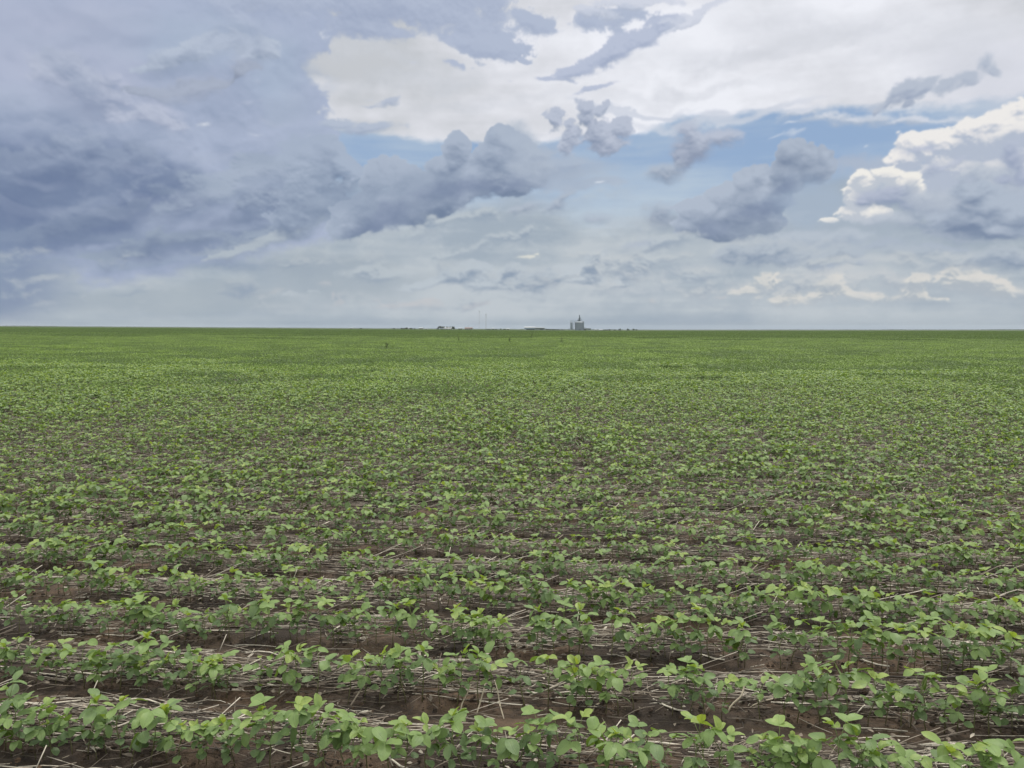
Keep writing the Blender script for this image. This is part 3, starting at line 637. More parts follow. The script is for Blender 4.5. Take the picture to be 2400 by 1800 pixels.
def px_ground(px, py):
    vy = (900 - py) / F_PX; c_, s_ = math.cos(PITCH), math.sin(PITCH)
    d = ((px - 1200) / F_PX, c_ + vy * s_, -s_ + vy * c_)
    k = -CAM_H / d[2]
    return d[0] * k, d[1] * k
SPECIAL = [  # base in the photograph, prototype, scale, label
    (1188, 1805, 3, 1.30, 'tall soybean plant with a wide yellow green top leaf, middle of the nearest row'),
    (612, 1780, 7, 1.22, 'soybean plant whose pointed leaf stands clear above the nearest row, left of the middle'),
    (1005, 1795, 9, 1.22, 'soybean plant with a forked top leaf, left of the tall one in the nearest row'),
    (1365, 1812, 5, 1.28, 'big leaved soybean plant just right of the tall one in the nearest row'),
    (1690, 1835, 11, 1.25, 'soybean plant with one upright oval leaf in the right half of the nearest row'),
    (2185, 1850, 12, 1.28, 'broad pale green soybean plant close to the right edge in the nearest row'),
    (1285, 1662, 13, 1.25, 'soybean plant with a leaflet hanging straight down, middle of the second row'),
    (193, 1608, 1, 1.22, 'tallest soybean plant at the left end of the second row'),
    (640, 1645, 14, 1.22, 'spreading soybean plant left of the middle of the second row'),
    (1782, 1686, 15, 1.24, 'thinly leaved soybean plant with bare forked stalks right of the middle of the second row'),
    (1915, 1560, 10, 1.20, 'bright soybean plant standing above the third row near the right side'),
    (1925, 1694, 8, 1.18, 'soybean plant with a flat bright crown behind the crossed dry stalks in the second row'),
]
ROWNAME = ['nearest', 'second', 'third', 'fourth', 'fifth']
taken = []
for px, py, k, sc, lab in SPECIAL:
    x, y = px_ground(px, py)
    row = round((x * ROW_N[0] + y * ROW_N[1] - ROW_1) / ROW_GAP)
    s = ROW_1 + row * ROW_GAP; u = x * ROW_U[0] + y * ROW_U[1]
    x, y = u * ROW_U[0] + s * ROW_N[0], u * ROW_U[1] + s * ROW_N[1]
    put_plant(k, x, y, sc * 0.86, rng.uniform(0, 6.28), (rng.uniform(-.08, .08), rng.uniform(-.08, .08)), lab); taken.append((row, u))
n_own = len(SPECIAL)
STUFF = []                                            # x, y, z, rx, ry, rz, scale, kind, index
def row_plants(row, u0, u1):
    u = u0 + rng.uniform(0, .08); far_ = min(max((row - 16) / 26, 0), 1)
    while u < u1:
        yield u, rng.gauss(0, 0.012 + 0.06 * far_)
        r = rng.random()
        u += ((0.78 if row < 5 else 0.84) - 0.26 * far_) * (0.026 + rng.expovariate(1 / 0.020) if r < 0.36 else (rng.uniform(0.13, 0.20) if r > 0.96 else rng.uniform(0.05, 0.10)))
def vig(x, y):                                        # vigour varies in patches
    return 1.0 + 0.30 * float(vnoise(np.array([x]), np.array([y]), 1.4, 31)[0]) + 0.2 * float(vnoise(np.array([x]), np.array([y]), 5.0, 32)[0])
def cell_is_patch(u, s, size, s0, s1):
    """cells hand over gradually from one level of detail to the next"""
    if s < s0: return False
    if s > s1: return True
    return vhash(np.array([math.floor(u / size)]), np.array([math.floor(s / size)]), 41)[0] < (s - s0) / (s1 - s0)
for row in range(-1, 200):
    s = ROW_1 + row * ROW_GAP
    if s > 30: break
    yc = s / ROW_N[1]
    half = 0.70 * (yc + 0.25) + 1.4
    for u, js in row_plants(row, -half - 0.1 * yc, half):
        x, y = u * ROW_U[0] + (s + js) * ROW_N[0], u * ROW_U[1] + (s + js) * ROW_N[1]
        if any(r_ == row and abs(u - q) < 0.05 for r_, q in taken): continue
        if s > 16 and cell_is_patch(u, math.floor(s / 2) * 2 + 1, 2.0, 16, 30): continue
        sc = vig(x, y) * rng.uniform(0.80, 1.20) * (0.94 if s < 3.7 else 0.90 if s < 14 else 0.93 + 0.012 * (s - 14))
        tilt = (rng.gauss(0, .07), rng.gauss(0, .07)); rz = rng.uniform(0, 6.283)
        dc = y * math.cos(PITCH) + CAM_H * math.sin(PITCH)
        inside = abs(x / dc) < 1215 / F_PX
        if inside and 0 <= row <= 4 and n_own < 300:
            n_own += 1
            put_plant(rng.randrange(16), x, y, sc, rz, tilt, 'small soybean plant among its neighbours in the %s crop row from the camera' % ROWNAME[row])
        else:
            STUFF.append((x, y, float(terrain(x, y) + soil(np.array([x]), np.array([y]))[0]), tilt[0], tilt[1], rz, sc, 0, rng.randrange(12) if s > 5.6 else rng.randrange(12)))
N_NEAR = sum(1 for o_ in COLL.objects if o_.name.startswith('soybean_plant'))
print('near plants', N_NEAR, 'mid plants', len(STUFF))

# ---- the rest of the crop: one object, instancing whole plants, then patches of rows, then broad patches
def to_collection(name, objs):
    c_ = bpy.data.collections.new(name)
    for o_ in objs: c_.objects.link(o_)
    return c_
def joined_plant(seed, fine):
    GL, GS = plant_geo(seed, fine)
    V = np.concatenate(GL.V + GS.V); nl = sum(len(v) for v in GL.V)
    F = GL.F + [tuple(i + nl for i in f) for f in GS.F]
    return V, F, [0] * len(GL.F) + [1] * len(GS.F), np.concatenate(GL.A + GS.A), np.concatenate(GL.U + GS.U), np.concatenate(GL.W + GS.W)
kinds = []
objs = []
for k in range(12):
    V, F, mi, A, U_, W_ = joined_plant(300 + k, 1)
    objs.append(mesh_obj('soybean_source.%03d' % k, V, F, [m_leaf, m_stem], attrs={'age_tone': A, 'lu': U_, 'lv': W_}, mi=mi, link=False))
kinds.append(to_collection('crop_plants', objs))
def leaf_cloud(seed, n, sx, sy, rows, size=(0.045, 0.064), zlo=0.04, zhi=0.19, a0=0.0, tip=0.62):
    """many small leaflets of four faces each, standing in rows"""
    r = np.random.default_rng(seed)
    x = r.uniform(-sx / 2, sx / 2, n)
    yrow = (r.integers(0, rows, n) + 0.5) * (sy / rows) - sy / 2 + r.normal(0, 0.075, n)
    hgt = 1 + 0.30 * vnoise(x, yrow, 0.12, seed) + 0.35 * vnoise(x, yrow, 0.5, seed + 1)
    z = r.uniform(zlo, zhi, n) ** 1.0 * hgt
    az = r.uniform(0, 2 * np.pi, n); el = r.normal(0.0, tip, n) + (z - 0.14) * 3; roll = r.normal(0, tip * 0.9, n)
    L = r.uniform(*size, n); w = L * r.uniform(0.34, 0.42, n)
    f = np.stack([np.cos(az) * np.cos(el), np.sin(az) * np.cos(el), np.sin(el)], -1)
    s0 = np.stack([-np.sin(az), np.cos(az), 0 * az], -1); up = np.cross(f, s0)
    s = s0 * np.cos(roll)[:, None] + up * np.sin(roll)[:, None]; uu = -s0 * np.sin(roll)[:, None] + up * np.cos(roll)[:, None]
    P0 = np.stack([x, yrow, z], -1)
    T = [(0, 0), (0.35, -1), (0.38, 0), (0.35, 1), (0.78, -0.62), (0.8, 0), (0.78, 0.62), (1, 0)]
    Vs = []
    for tq, uq in T:
        Vs.append(P0 + f * (L * tq)[:, None] + s * (w * uq)[:, None] + uu * (w * 0.22 * abs(uq) - 0.15 * L * tq * tq)[:, None])
    V = np.stack(Vs, 1).reshape(-1, 3)
    base = (np.arange(n) * 8)[:, None]
    F3 = [(0, 1, 2), (0, 2, 3), (4, 7, 5), (5, 7, 6)]; F4 = [(1, 4, 5, 2), (2, 5, 6, 3)]
    F = [tuple(b_ + i for i in q) for b_ in base[:, 0].tolist() for q in (F3 + F4)]
    age_shade = np.clip(a0 - 0.08 + (z - zlo) / (zhi - zlo) * 0.30 + r.normal(0, 0.10, n), -0.3, 1)  # age offset also paints in the shade between far leaves
    return V, F, np.repeat(age_shade, 8), np.tile([q[1] for q in T], n), np.tile([q[0] for q in T], n)
objs = []
for k in range(5):
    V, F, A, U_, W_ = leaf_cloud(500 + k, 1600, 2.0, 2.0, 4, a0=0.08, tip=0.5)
    objs.append(mesh_obj('crop_patch_source.%03d' % k, V, F, m_leaf, attrs={'age_tone': A, 'lu': U_, 'lv': W_}, link=False))
kinds.append(to_collection('crop_patches', objs))
objs = []
for k in range(4):
    V, F, A, U_, W_ = leaf_cloud(600 + k, 4600, 8.0, 8.0, 16, size=(0.09, 0.14), zlo=0.05, zhi=0.20, a0=-0.14, tip=0.8)  # lowest leaf tone and steeper leaves stand in for shaded gaps far off
    objs.append(mesh_obj('crop_spread_source.%03d' % k, V, F, m_leaf, attrs={'age_tone': A, 'lu': U_, 'lv': W_}, link=False))
kinds.append(to_collection('crop_spreads', objs))
for size, kind_, lo, hi, nvar, lo2, hi2 in ((2.0, 1, 16, 30, 5, 88, 160), (8.0, 2, 88, 160, 4, 1e9, 1e9)):
    s = math.floor(lo / size) * size + size / 2
    while s < (160 if kind_ == 1 else 900):
        half = 0.70 * s + 6; u = math.floor((-half - 0.1 * s) / size) * size + size / 2
        while u < half:
            on = cell_is_patch(u, s, size, lo, hi)
            if kind_ == 1 and s > 88 - 8:
                s8 = math.floor(s / 8) * 8 + 4
                if cell_is_patch(math.floor(u / 8) * 8 + 4, s8, 8.0, lo2, hi2): on = False
            if on:
                x, y = u * ROW_U[0] + s * ROW_N[0], u * ROW_U[1] + s * ROW_N[1]
                STUFF.append((x, y, float(terrain(x, y)), 0, 0, -PHI + (math.pi if rng.random() < .5 else 0), 1.0, kind_, rng.randrange(nvar)))
            u += size
        s += size
print('instances', len(STUFF))

def instancer(name, rows, colls, tagkw):
    A = np.array(rows, np.float32)
    me = bpy.data.meshes.new(name)
    me.vertices.add(len(A)); me.vertices.foreach_set('co', A[:, :3].ravel())
    for nm, tp, data, fld in (('rot', 'FLOAT_VECTOR', A[:, 3:6], 'vector'), ('sca', 'FLOAT', A[:, 6], 'value'),
                              ('kin', 'INT', A[:, 7].astype(np.int32), 'value'), ('pick', 'INT', A[:, 8].astype(np.int32), 'value')):
        at = me.attributes.new(nm, tp, 'POINT'); at.data.foreach_set(fld, np.ascontiguousarray(data).ravel())
    o_ = bpy.data.objects.new(name, me); COLL.objects.link(o_)
    g = bpy.data.node_groups.new(name, 'GeometryNodeTree')
    g.interface.new_socket('Geometry', in_out='INPUT', socket_type='NodeSocketGeometry')
    g.interface.new_socket('Geometry', in_out='OUTPUT', socket_type='NodeSocketGeometry')
    gi, go = g.nodes.new('NodeGroupInput'), g.nodes.new('NodeGroupOutput')
    def named(nm, tp):
        n_ = g.nodes.new('GeometryNodeInputNamedAttribute'); n_.data_type = tp; n_.inputs['Name'].default_value = nm
        return n_.outputs['Attribute']
    e2r = g.nodes.new('FunctionNodeEulerToRotation'); g.links.new(named('rot', 'FLOAT_VECTOR'), e2r.inputs[0])
    join = g.nodes.new('GeometryNodeJoinGeometry')
    for k, c_ in enumerate(colls):
        cmp_ = g.nodes.new('FunctionNodeCompare'); cmp_.data_type = 'INT'; cmp_.operation = 'EQUAL'
        ins = [s_ for s_ in cmp_.inputs if s_.type == 'INT']
        g.links.new(named('kin', 'INT'), ins[0]); ins[1].default_value = k
        ci = g.nodes.new('GeometryNodeCollectionInfo'); ci.inputs['Collection'].default_value = c_
        ci.inputs['Separate Children'].default_value = True; ci.inputs['Reset Children'].default_value = True
        ip = g.nodes.new('GeometryNodeInstanceOnPoints'); ip.inputs['Pick Instance'].default_value = True
        g.links.new(gi.outputs[0], ip.inputs['Points']); g.links.new(cmp_.outputs[0], ip.inputs['Selection'])
        g.links.new(ci.outputs[0], ip.inputs['Instance']); g.links.new(named('pick', 'INT'), ip.inputs['Instance Index'])
        g.links.new(e2r.outputs[0], ip.inputs['Rotation']); g.links.new(named('sca', 'FLOAT'), ip.inputs['Scale'])
        g.links.new(ip.outputs[0], join.inputs[0])
    g.links.new(join.outputs[0], go.inputs[0])
    md = o_.modifiers.new('instances', 'NODES'); md.node_group = g
    tag(o_, **tagkw)
    return o_
instancer('soybean_crop', STUFF, kinds, dict(label='dense green soybean crop filling the field beyond the nearest rows', cat='crop', kind='stuff'))

# closed canopy of the far field, shade of its gaps darkened into the green
ysf = np.array([880.0 * 1.10 ** k for k in range(22)]); tt = np.linspace(-1, 1, 121)
Yg, Tg = np.meshgrid(ysf, tt, indexing='ij'); Xg = Tg * 1.1 * Yg
V = np.stack([Xg, Yg, terrain(Xg, Yg) + 0.175], -1).reshape(-1, 3)
idx = np.arange(V.shape[0]).reshape(Yg.shape)
Q = np.stack([idx[:-1, :-1], idx[:-1, 1:], idx[1:, 1:], idx[1:, :-1]], -1).reshape(-1, 4)
m_can, t, o = material('far_crop')
P = node(t, 'ShaderNodeTexCoord', 3)
nz = noise(P, 0.02, 6, 0.6)
b = principled(t, Base_Color=mixc(t, (0.044, 0.080, 0.022), (0.066, 0.106, 0.030), nz), Roughness=0.9)
t.links.new(b.outputs[0], o.inputs[0])
tag(mesh_obj('far_crop', V, Q, m_can), 'level green crop reaching the horizon beyond the farm', 'crop', kind='stuff')

# ------------------------------------------------------------------ straw and stalk litter between the rows
m_straw, t, o = material('straw')
P = node(t, 'ShaderNodeTexCoord', 3)
ag = attr(t, 'age_tone'); rn = node(t, 'ShaderNodeObjectInfo', 5) if False else None
c = mixc(t, (0.030, 0.022, 0.017), (0.30, 0.25, 0.195), ramp(ag, 0.0, 0.6))
c = mixc(t, c, (0.66, 0.61, 0.51), ramp(ag, 0.6, 1.0))
c = mixc(t, c, (0.10, 0.08, 0.065), ramp(noise(P, 35, 4, 0.7), 0.50, 0.68, 0, 0.6))
b = principled(t, Base_Color=c, Roughness=0.72); t.links.new(b.outputs[0], o.inputs[0])
def straw_tile(seed, n, sx=1.0, dens=1.0):
    r = random.Random(seed); G = Geo()
    for q in range(int(n * dens)):
        big = r.random()
        x = r.uniform(-sx / 2, sx / 2)
        sy = r.triangular(0.02, 0.40, 0.20)
        if r.random() < 0.07: sy = r.uniform(-0.06, 0.5)
        ang = r.gauss(0, 0.10) if r.random() < 0.74 else r.uniform(-1.5, 1.5)
        L = r.triangular(0.08, 0.40, 0.13) if big < 0.50 else r.uniform(0.015, 0.09)
        if abs(ang) > 0.5: L = min(L, 0.16)
        wd = r.uniform(0.0012, 0.0028) if r.random() < 0.88 else r.uniform(0.003, 0.0052)
        pile = 0.034 * math.exp(-((sy - 0.20) / 0.12) ** 2)
        z = -0.006 + r.random() ** 1.5 * (pile + 0.008)
        el = r.gauss(0, 0.035) if r.random() < 0.93 else r.uniform(0.1, 0.5)
        if L < 0.1: el *= 2
        d = np.array([math.cos(ang) * math.cos(el), math.sin(ang) * math.cos(el), math.sin(el)])
        p0 = np.array([x, sy, z]) - d * L / 2
        if el > 0.1: p0[2] = z
        bendy = np.array([0, r.gauss(0, 0.05) * L, r.gauss(0, 0.03) * L])
        bright = r.random()
        ag_ = r.uniform(0.0, 0.4) if bright < 0.55 else (r.uniform(0.4, 0.7) if bright < 0.78 else r.uniform(0.75, 1.0))
        k0 = len(G.A); seg = 3 if L > 0.1 else 1
        tube(G, [p0 + d * L * i / seg + bendy * math.sin(math.pi * i / seg) for i in range(seg + 1)], wd * 0.9, wd * r.uniform(0.5, 1.0), 3)
        G.A[k0] = np.full(len(G.V[k0]), ag_)
    for q in range(int(34 * dens)):                   # torn husk and leaf scraps
        k0 = len(G.A)
        leaflet(G, np.array([r.uniform(-sx / 2, sx / 2), r.uniform(-0.02, 0.48), 0.008 + r.random() * 0.02]), r.uniform(0, 6.28), r.gauss(0, 0.2),
                r.uniform(0.012, 0.045), r.uniform(0.003, 0.009), r, 0.7, 3, 3, 0.3, 0.2)
        G.A[k0] = np.full(len(G.V[k0]), r.uniform(0.2, 0.85))
    return G
objs = []
for k, dn in enumerate((1.15, 1.0, 0.85, 0.7, 1.1, 0.95, 0.45, 1.0)):
    objs.append(straw_tile(700 + k, 560, 1.0, dn).build('straw_source.%03d' % k, m_straw, link=False))
straw_coll = to_collection('straw_tiles', objs)
SR = []
for row in range(-2, 60):
    s = ROW_1 + row * ROW_GAP
    if s > 27: break
    half = 0.70 * max(s, 0.5) + 1.8
    u = -half - 0.1 * s + rng.uniform(0, .5)
    while u < half:
        x, y = u * ROW_U[0] + s * ROW_N[0], u * ROW_U[1] + s * ROW_N[1]
        bare = float(vnoise(np.array([x]), np.array([y]), 0.8, 77)[0])
        k = 6 if bare < -0.22 else (3 if bare < -0.12 else rng.choice((0, 1, 2, 4, 5, 7)))
        SR.append((x, y, float(terrain(x, y)) + 0.003, 0, 0, -PHI + rng.gauss(0, 0.035), rng.uniform(0.92, 1.08), 0, k))
        u += 0.72
instancer('straw_litter', SR, [straw_coll], dict(label='flattened dry straw and stalk pieces lying between the crop rows', cat='straw', kind='stuff'))

# soil crumbs
def crumb_tile(seed):
    r = random.Random(seed); V, F = [], []
    for q in range(170):
        x, y_ = r.uniform(-.5, .5), r.gauss(-0.02, 0.14); R = 0.0025 + 0.010 * r.random() ** 3
        n0 = len(V); k = 6
        for lev, (rr, zz) in enumerate(((1.0, -0.3), (0.95, 0.35), (0.45, 0.8))):
            for j in range(k):
                a = 2 * math.pi * j / k + lev * .5; w_ = R * rr * r.uniform(.7, 1.25)
                V.append((x + w_ * math.cos(a), y_ + w_ * math.sin(a), zz * R * r.uniform(.8, 1.1)))
        for lev in (0, 1):
            for j in range(k): F.append((n0 + lev * k + j, n0 + lev * k + (j + 1) % k, n0 + (lev + 1) * k + (j + 1) % k, n0 + (lev + 1) * k + j))
        F.append(tuple(n0 + 2 * k + j for j in range(k)))
    return mesh_obj('crumb_source.%03d' % (seed % 100), np.array(V), F, m_soil, smooth=False, link=False)
crumb_coll = to_collection('crumb_tiles', [crumb_tile(800 + k) for k in range(4)])
CR = [(x, y, z - 0.002, 0, 0, rz, 1.0, 0, rng.randrange(4)) for (x, y, z, _a, _b, rz, _c2, _d2, _e) in SR if y < 11]
instancer('soil_crumbs', CR, [crumb_coll], dict(label='small dark crumbs and clods of soil on the field surface', cat='soil crumbs', kind='stuff'))

# conspicuous single stalks among the nearest rows
m_stalk = plain('dry_stalk', (0.46, 0.40, 0.30), 0.7, 0, 0.45, 25)
m_stalk2 = plain('weathered_stalk', (0.17, 0.135, 0.11), 0.75, 0, 0.4, 25)
STALKS = [  # foot pixel, head pixel, head height above the soil, radius, pale, label
    ((1708, 1663), (1752, 1592), 0.085, 0.0042, 1, 'thick pale stalk leaning steeply beside the second row, right of the middle'),
    ((1752, 1658), (1893, 1600), 0.05, 0.0028, 1, 'long pale forked stalk sloping up to the right behind the thick leaning one'),
    ((2150, 1705), (2040, 1618), 0.05, 0.0040, 0, 'dark weathered stalk slanting down to the right between the two nearest rows'),
    ((1185, 1700), (1156, 1608), 0.055, 0.0026, 1, 'thin pale stalk held up at its top end between the nearest and second row'),
    ((127, 1768), (232, 1733), 0.03, 0.0026, 1, 'pale stalk lying aslant under the left plants of the nearest row'),
    ((1113, 1672), (1154, 1556), 0.10, 0.0032, 1, 'crooked pale stalk standing up in the second row near the middle'),
    ((1077, 1668), (1101, 1595), 0.07, 0.0030, 1, 'short pale stalk leaning just left of the crooked one'),
    ((1393, 1655), (1408, 1617), 0.04, 0.0036, 1, 'stubby pale stalk sticking up right of the middle in the second row'),
    ((1246, 1537), (1102, 1484), 0.03, 0.0030, 1, 'long pale stalk lying across the straw in front of the fourth row'),
    ((2230, 1713), (2200, 1655), 0.06, 0.0038, 0, 'brown stalk standing aslant beside the second row at the right'),
]
def stalk(foot, head, hz, r0, pale, label):
    x0, y0 = px_ground(*foot)
    vy = (900 - head[1]) / F_PX; c_, s_ = math.cos(PITCH), math.sin(PITCH)
    d = ((head[0] - 1200) / F_PX, c_ + vy * s_, -s_ + vy * c_); k = -(CAM_H - hz) / d[2]
    x1, y1 = d[0] * k, d[1] * k
    G = Geo(); r = random.Random(foot[0])
    base = np.array([x0, y0, 0.0]); top = np.array([x1 - 0, y1 - 0, hz])
    n_ = 9; pts = []
    for i in range(n_):
        q = i / (n_ - 1); pts.append((top - base) * q + np.array([0.006 * math.sin(q * 5 + foot[0]), 0.004 * math.sin(q * 9), 0.004 * math.sin(q * 7)]))
    pts[0][2] -= 0.006
    V0 = len(G.V); tube(G, pts, r0, r0 * 0.7, 8)
    V_ = G.V[0]; rr = 1 + 0.12 * np.sin(np.arange(len(V_)) * 2.1)       # fibrous ridges
    for j in (3, 6):                                                     # nodes
        ring = slice(j * 8, j * 8 + 8); cen = V_[ring].mean(0); V_[ring] = cen + (V_[ring] - cen) * 1.35
    if r0 < 0.003:
        a = pts[5]; tube(G, [a, a + np.array([0.03, 0.02, 0.012]), a + np.array([0.055, 0.03, 0.03])], r0 * 0.6, r0 * 0.3, 5)
    o_ = G.build('dry_stalk', m_stalk if pale else m_stalk2)
    o_.location = (x0, y0, float(terrain(x0, y0) + soil(np.array([x0]), np.array([y0]))[0]))
    tag(o_, label, 'dry stalk', 'single dry stalks standing out of the straw')
for a_ in STALKS: stalk(*a_)

# ------------------------------------------------------------------ the farm on the horizon
Yf = 1300.0
MPP = Yf / F_PX                                       # metres per photograph pixel at that distance
class MB:
    """boxes, prisms, lathes and bars collected into one mesh"""
    def __init__(s): s.V, s.F = [], []
    def add(s, V, F):
        n = len(s.V); s.V += [tuple(v) for v in V]; s.F += [tuple(i + n for i in f) for f in F]; return s
    def box(s, x0, x1, y0, y1, z0, z1):
        return s.add([(x0, y0, z0), (x1, y0, z0), (x1, y1, z0), (x0, y1, z0), (x0, y0, z1), (x1, y0, z1), (x1, y1, z1), (x0, y1, z1)],
                     [(0, 3, 2, 1), (4, 5, 6, 7), (0, 1, 5, 4), (1, 2, 6, 5), (2, 3, 7, 6), (3, 0, 4, 7)])
    def lathe(s, cx, cy, prof, n=32):
        V = [(cx + r * math.cos(2 * math.pi * k / n), cy + r * math.sin(2 * math.pi * k / n), z) for r, z in prof for k in range(n)]
        F = [(i * n + k, i * n + (k + 1) % n, (i + 1) * n + (k + 1) % n, (i + 1) * n + k) for i in range(len(prof) - 1) for k in range(n)]
        F += [tuple(range(n))[::-1], tuple((len(prof) - 1) * n + k for k in range(n))]
        return s.add(V, F)
    def bar(s, a, b, r=0.15, n=4):
        a, b = Vector(a), Vector(b); d = (b - a).normalized(); p = d.orthogonal().normalized(); q = d.cross(p)
        V = [e + (p * math.cos(2 * math.pi * k / n + .785) + q * math.sin(2 * math.pi * k / n + .785)) * r for e in (a, b) for k in range(n)]
        F = [(k, (k + 1) % n, n + (k + 1) % n, n + k) for k in range(n)] + [tuple(range(n))[::-1], tuple(range(n, 2 * n))]
        return s.add(V, F)
    def gable(s, x0, x1, y0, y1, z0, z1, over=0.4, th=0.18):
        """two roof slabs, ridge along x"""
        ym = (y0 + y1) / 2
        for ya in (y0 - over, y1 + over):
            s.add([(x0 - over, ya, z0), (x1 + over, ya, z0), (x1 + over, ym, z1), (x0 - over, ym, z1),
                   (x0 - over, ya, z0 + th), (x1 + over, ya, z0 + th), (x1 + over, ym, z1 + th), (x0 - over, ym, z1 + th)],
                  [(0, 3, 2, 1), (4, 5, 6, 7), (0, 1, 5, 4), (1, 2, 6, 5), (2, 3, 7, 6), (3, 0, 4, 7)])
        return s
    def build(s, name, mat, parent=None, smooth=False):
        return mesh_obj(name, np.array(s.V), s.F, mat, parent, smooth=smooth)
def empty(name, px, Y=Yf, label=None, cat=None, group=None):
    e = bpy.data.objects.new(name, None); COLL.objects.link(e); e.location = ground_at(px, Y)
    return tag(e, label, cat, group)

m_galv = plain('galvanised_steel', (0.24, 0.29, 0.34), 0.55, 0.0, 0.10, 0.5)
m_galvd = plain('dark_steel_frame', (0.155, 0.185, 0.215), 0.6, 0.1, 0.1, 1)  # darker steel for frames, legs and the slim tank
m_roofs = plain('roof_sheet', (0.38, 0.43, 0.47), 0.5, 0.0, 0.08, 0.5)
m_white = plain('white_paint', (0.50, 0.52, 0.54), 0.6, 0, 0.08, 0.5)
m_bluew = plain('blue_grey_cladding', (0.30, 0.38, 0.46), 0.6, 0, 0.08, 0.5)
m_greyg = plain('grey_green_cladding', (0.20, 0.235, 0.23), 0.6, 0, 0.08, 0.5)
m_dark = plain('dark_bay_fill', (0.035, 0.045, 0.05), 0.8, 0, 0.2, 1)  # near-black for dark parts, and painted shade inside the bay
m_red = plain('faded_red_tile', (0.27, 0.20, 0.18), 0.8, 0, 0.15, 1)
m_cream = plain('cream_render', (0.42, 0.40, 0.36), 0.8, 0, 0.08, 0.5)
m_mast = plain('mast_steel', (0.34, 0.33, 0.33), 0.6, 0, 0.1, 1)
m_bark = plain('bark', (0.06, 0.045, 0.035), 0.9, 0, 0.3, 3)
m_fol = plain('tree_leaves', (0.040, 0.062, 0.028), 0.8, 0, 0.35, 0.8)
m_fol2 = plain('weed_leaves', (0.050, 0.085, 0.025), 0.8, 0, 0.35, 12)

# grain bin with its roof platform and elevator tower
def grain_bin():
    e = empty('grain_bin', 1357.5, Yf, 'big round corrugated steel grain bin under a pointed elevator tower', 'grain bin')
    R, Hh = 10.6 * MPP, 18.6 * MPP
    prof = [(R * 1.0, -0.3)]
    for k in range(40):
        z = Hh * k / 40; prof += [(R, z), (R - 0.10, z + Hh / 80)]
    prof.append((R, Hh))
    MB().lathe(0, 0, prof, 48).build('bin_wall', m_galv, e, True)
    MB().lathe(0, 0, [(R + 0.25, Hh), (R + 0.25, Hh + 0.12), (R * 0.35, Hh + 2.2 * MPP), (0.6, Hh + 2.9 * MPP)], 48).build('bin_roof', m_roofs, e)
    g = MB()
    for k in range(24):
        a = 2 * math.pi * k / 24
        g.box(R * math.cos(a) - 0.12, R * math.cos(a) + 0.12, R * math.sin(a) - 0.12, R * math.sin(a) + 0.12, 0, Hh)
    g.build('stiffener', m_galvd, e)
    MB().box(-1.1, 1.1, -R - 0.2, -R + 0.3, 0.2, 2.4).build('door', m_galvd, e)
    return e
grain_bin()
def elevator_tower():
    e = empty('elevator_tower', 1357.6, Yf, 'slim dark elevator tower rising to a point above the grain bin', 'elevator tower')
    z0, z1 = 18.9 * MPP, 36.2 * MPP
    g = MB(); w0, w1 = 2.6 * MPP, 0.75 * MPP
    zt = 30 * MPP
    for sx in (-1, 1):
        for sy in (-1, 1):
            g.bar((sx * w0, sy * w0 * 0.8, z0 + 1.2), (sx * w1, sy * w1, zt), 0.22)
    for k in range(6):
        q = k / 5; w = w0 + (w1 - w0) * q; z = z0 + 1.6 + (zt - z0 - 2.2) * q
        for a, b in (((-w, -w * .8), (w, -w * .8)), ((w, -w * .8), (w, w * .8)), ((w, w * .8), (-w, w * .8)), ((-w, w * .8), (-w, -w * .8))):
            g.bar((a[0], a[1], z), (b[0], b[1], z), 0.14)
        if k < 5:
            w2 = w0 + (w1 - w0) * (k + 1) / 5; z2 = z0 + 1.6 + (zt - z0 - 2.2) * (k + 1) / 5
            g.bar((-w, -w * .8, z), (w2, -w2 * .8, z2), 0.12); g.bar((w, -w * .8, z), (-w2, -w2 * .8, z2), 0.12)
    g.build('lattice', m_galvd, e)
    MB().box(-0.55, 0.55, -0.5, 0.5, z0 + 1.0, z1 - 1.6).build('elevator_leg', m_galvd, e)
    MB().lathe(0, 0, [(0.95, z1 - 2.8), (0.95, z1 - 1.1), (0.3, z1)], 12).build('head_cap', m_galvd, e)
    MB().box(-3.0 * MPP, 3.0 * MPP, -1.6, 1.6, z0 + 2.0, z0 + 2.25).box(-1.8, 1.9, -1.3, 1.3, z0 + 2.25, z0 + 3.6).build('platform', m_galvd, e)
    g = MB()
    for k, (dx, dz) in enumerate(((7.4, 2.6), (6.0, 1.6), (-7, 0.7))):
        g.bar((0.4, 0, z1 - 3.0), (dx * MPP, 0, z0 + dz * MPP - 0.5), 0.16, 6)
    g.build('spout', m_galvd, e)
elevator_tower()
def vent_house():
    e = empty('vent_house', 1366, Yf, 'small gabled steel hut on the right edge of the grain bin roof', 'hut')
    z0 = 18.2 * MPP
    MB().box(-2.4, 1.6, -1.5, 1.5, z0, z0 + 1.7).build('wall', m_galvd, e)
    MB().gable(-2.4, 1.6, -1.5, 1.5, z0 + 1.7, z0 + 2.9, 0.2).build('roof', m_galv, e)
vent_house()
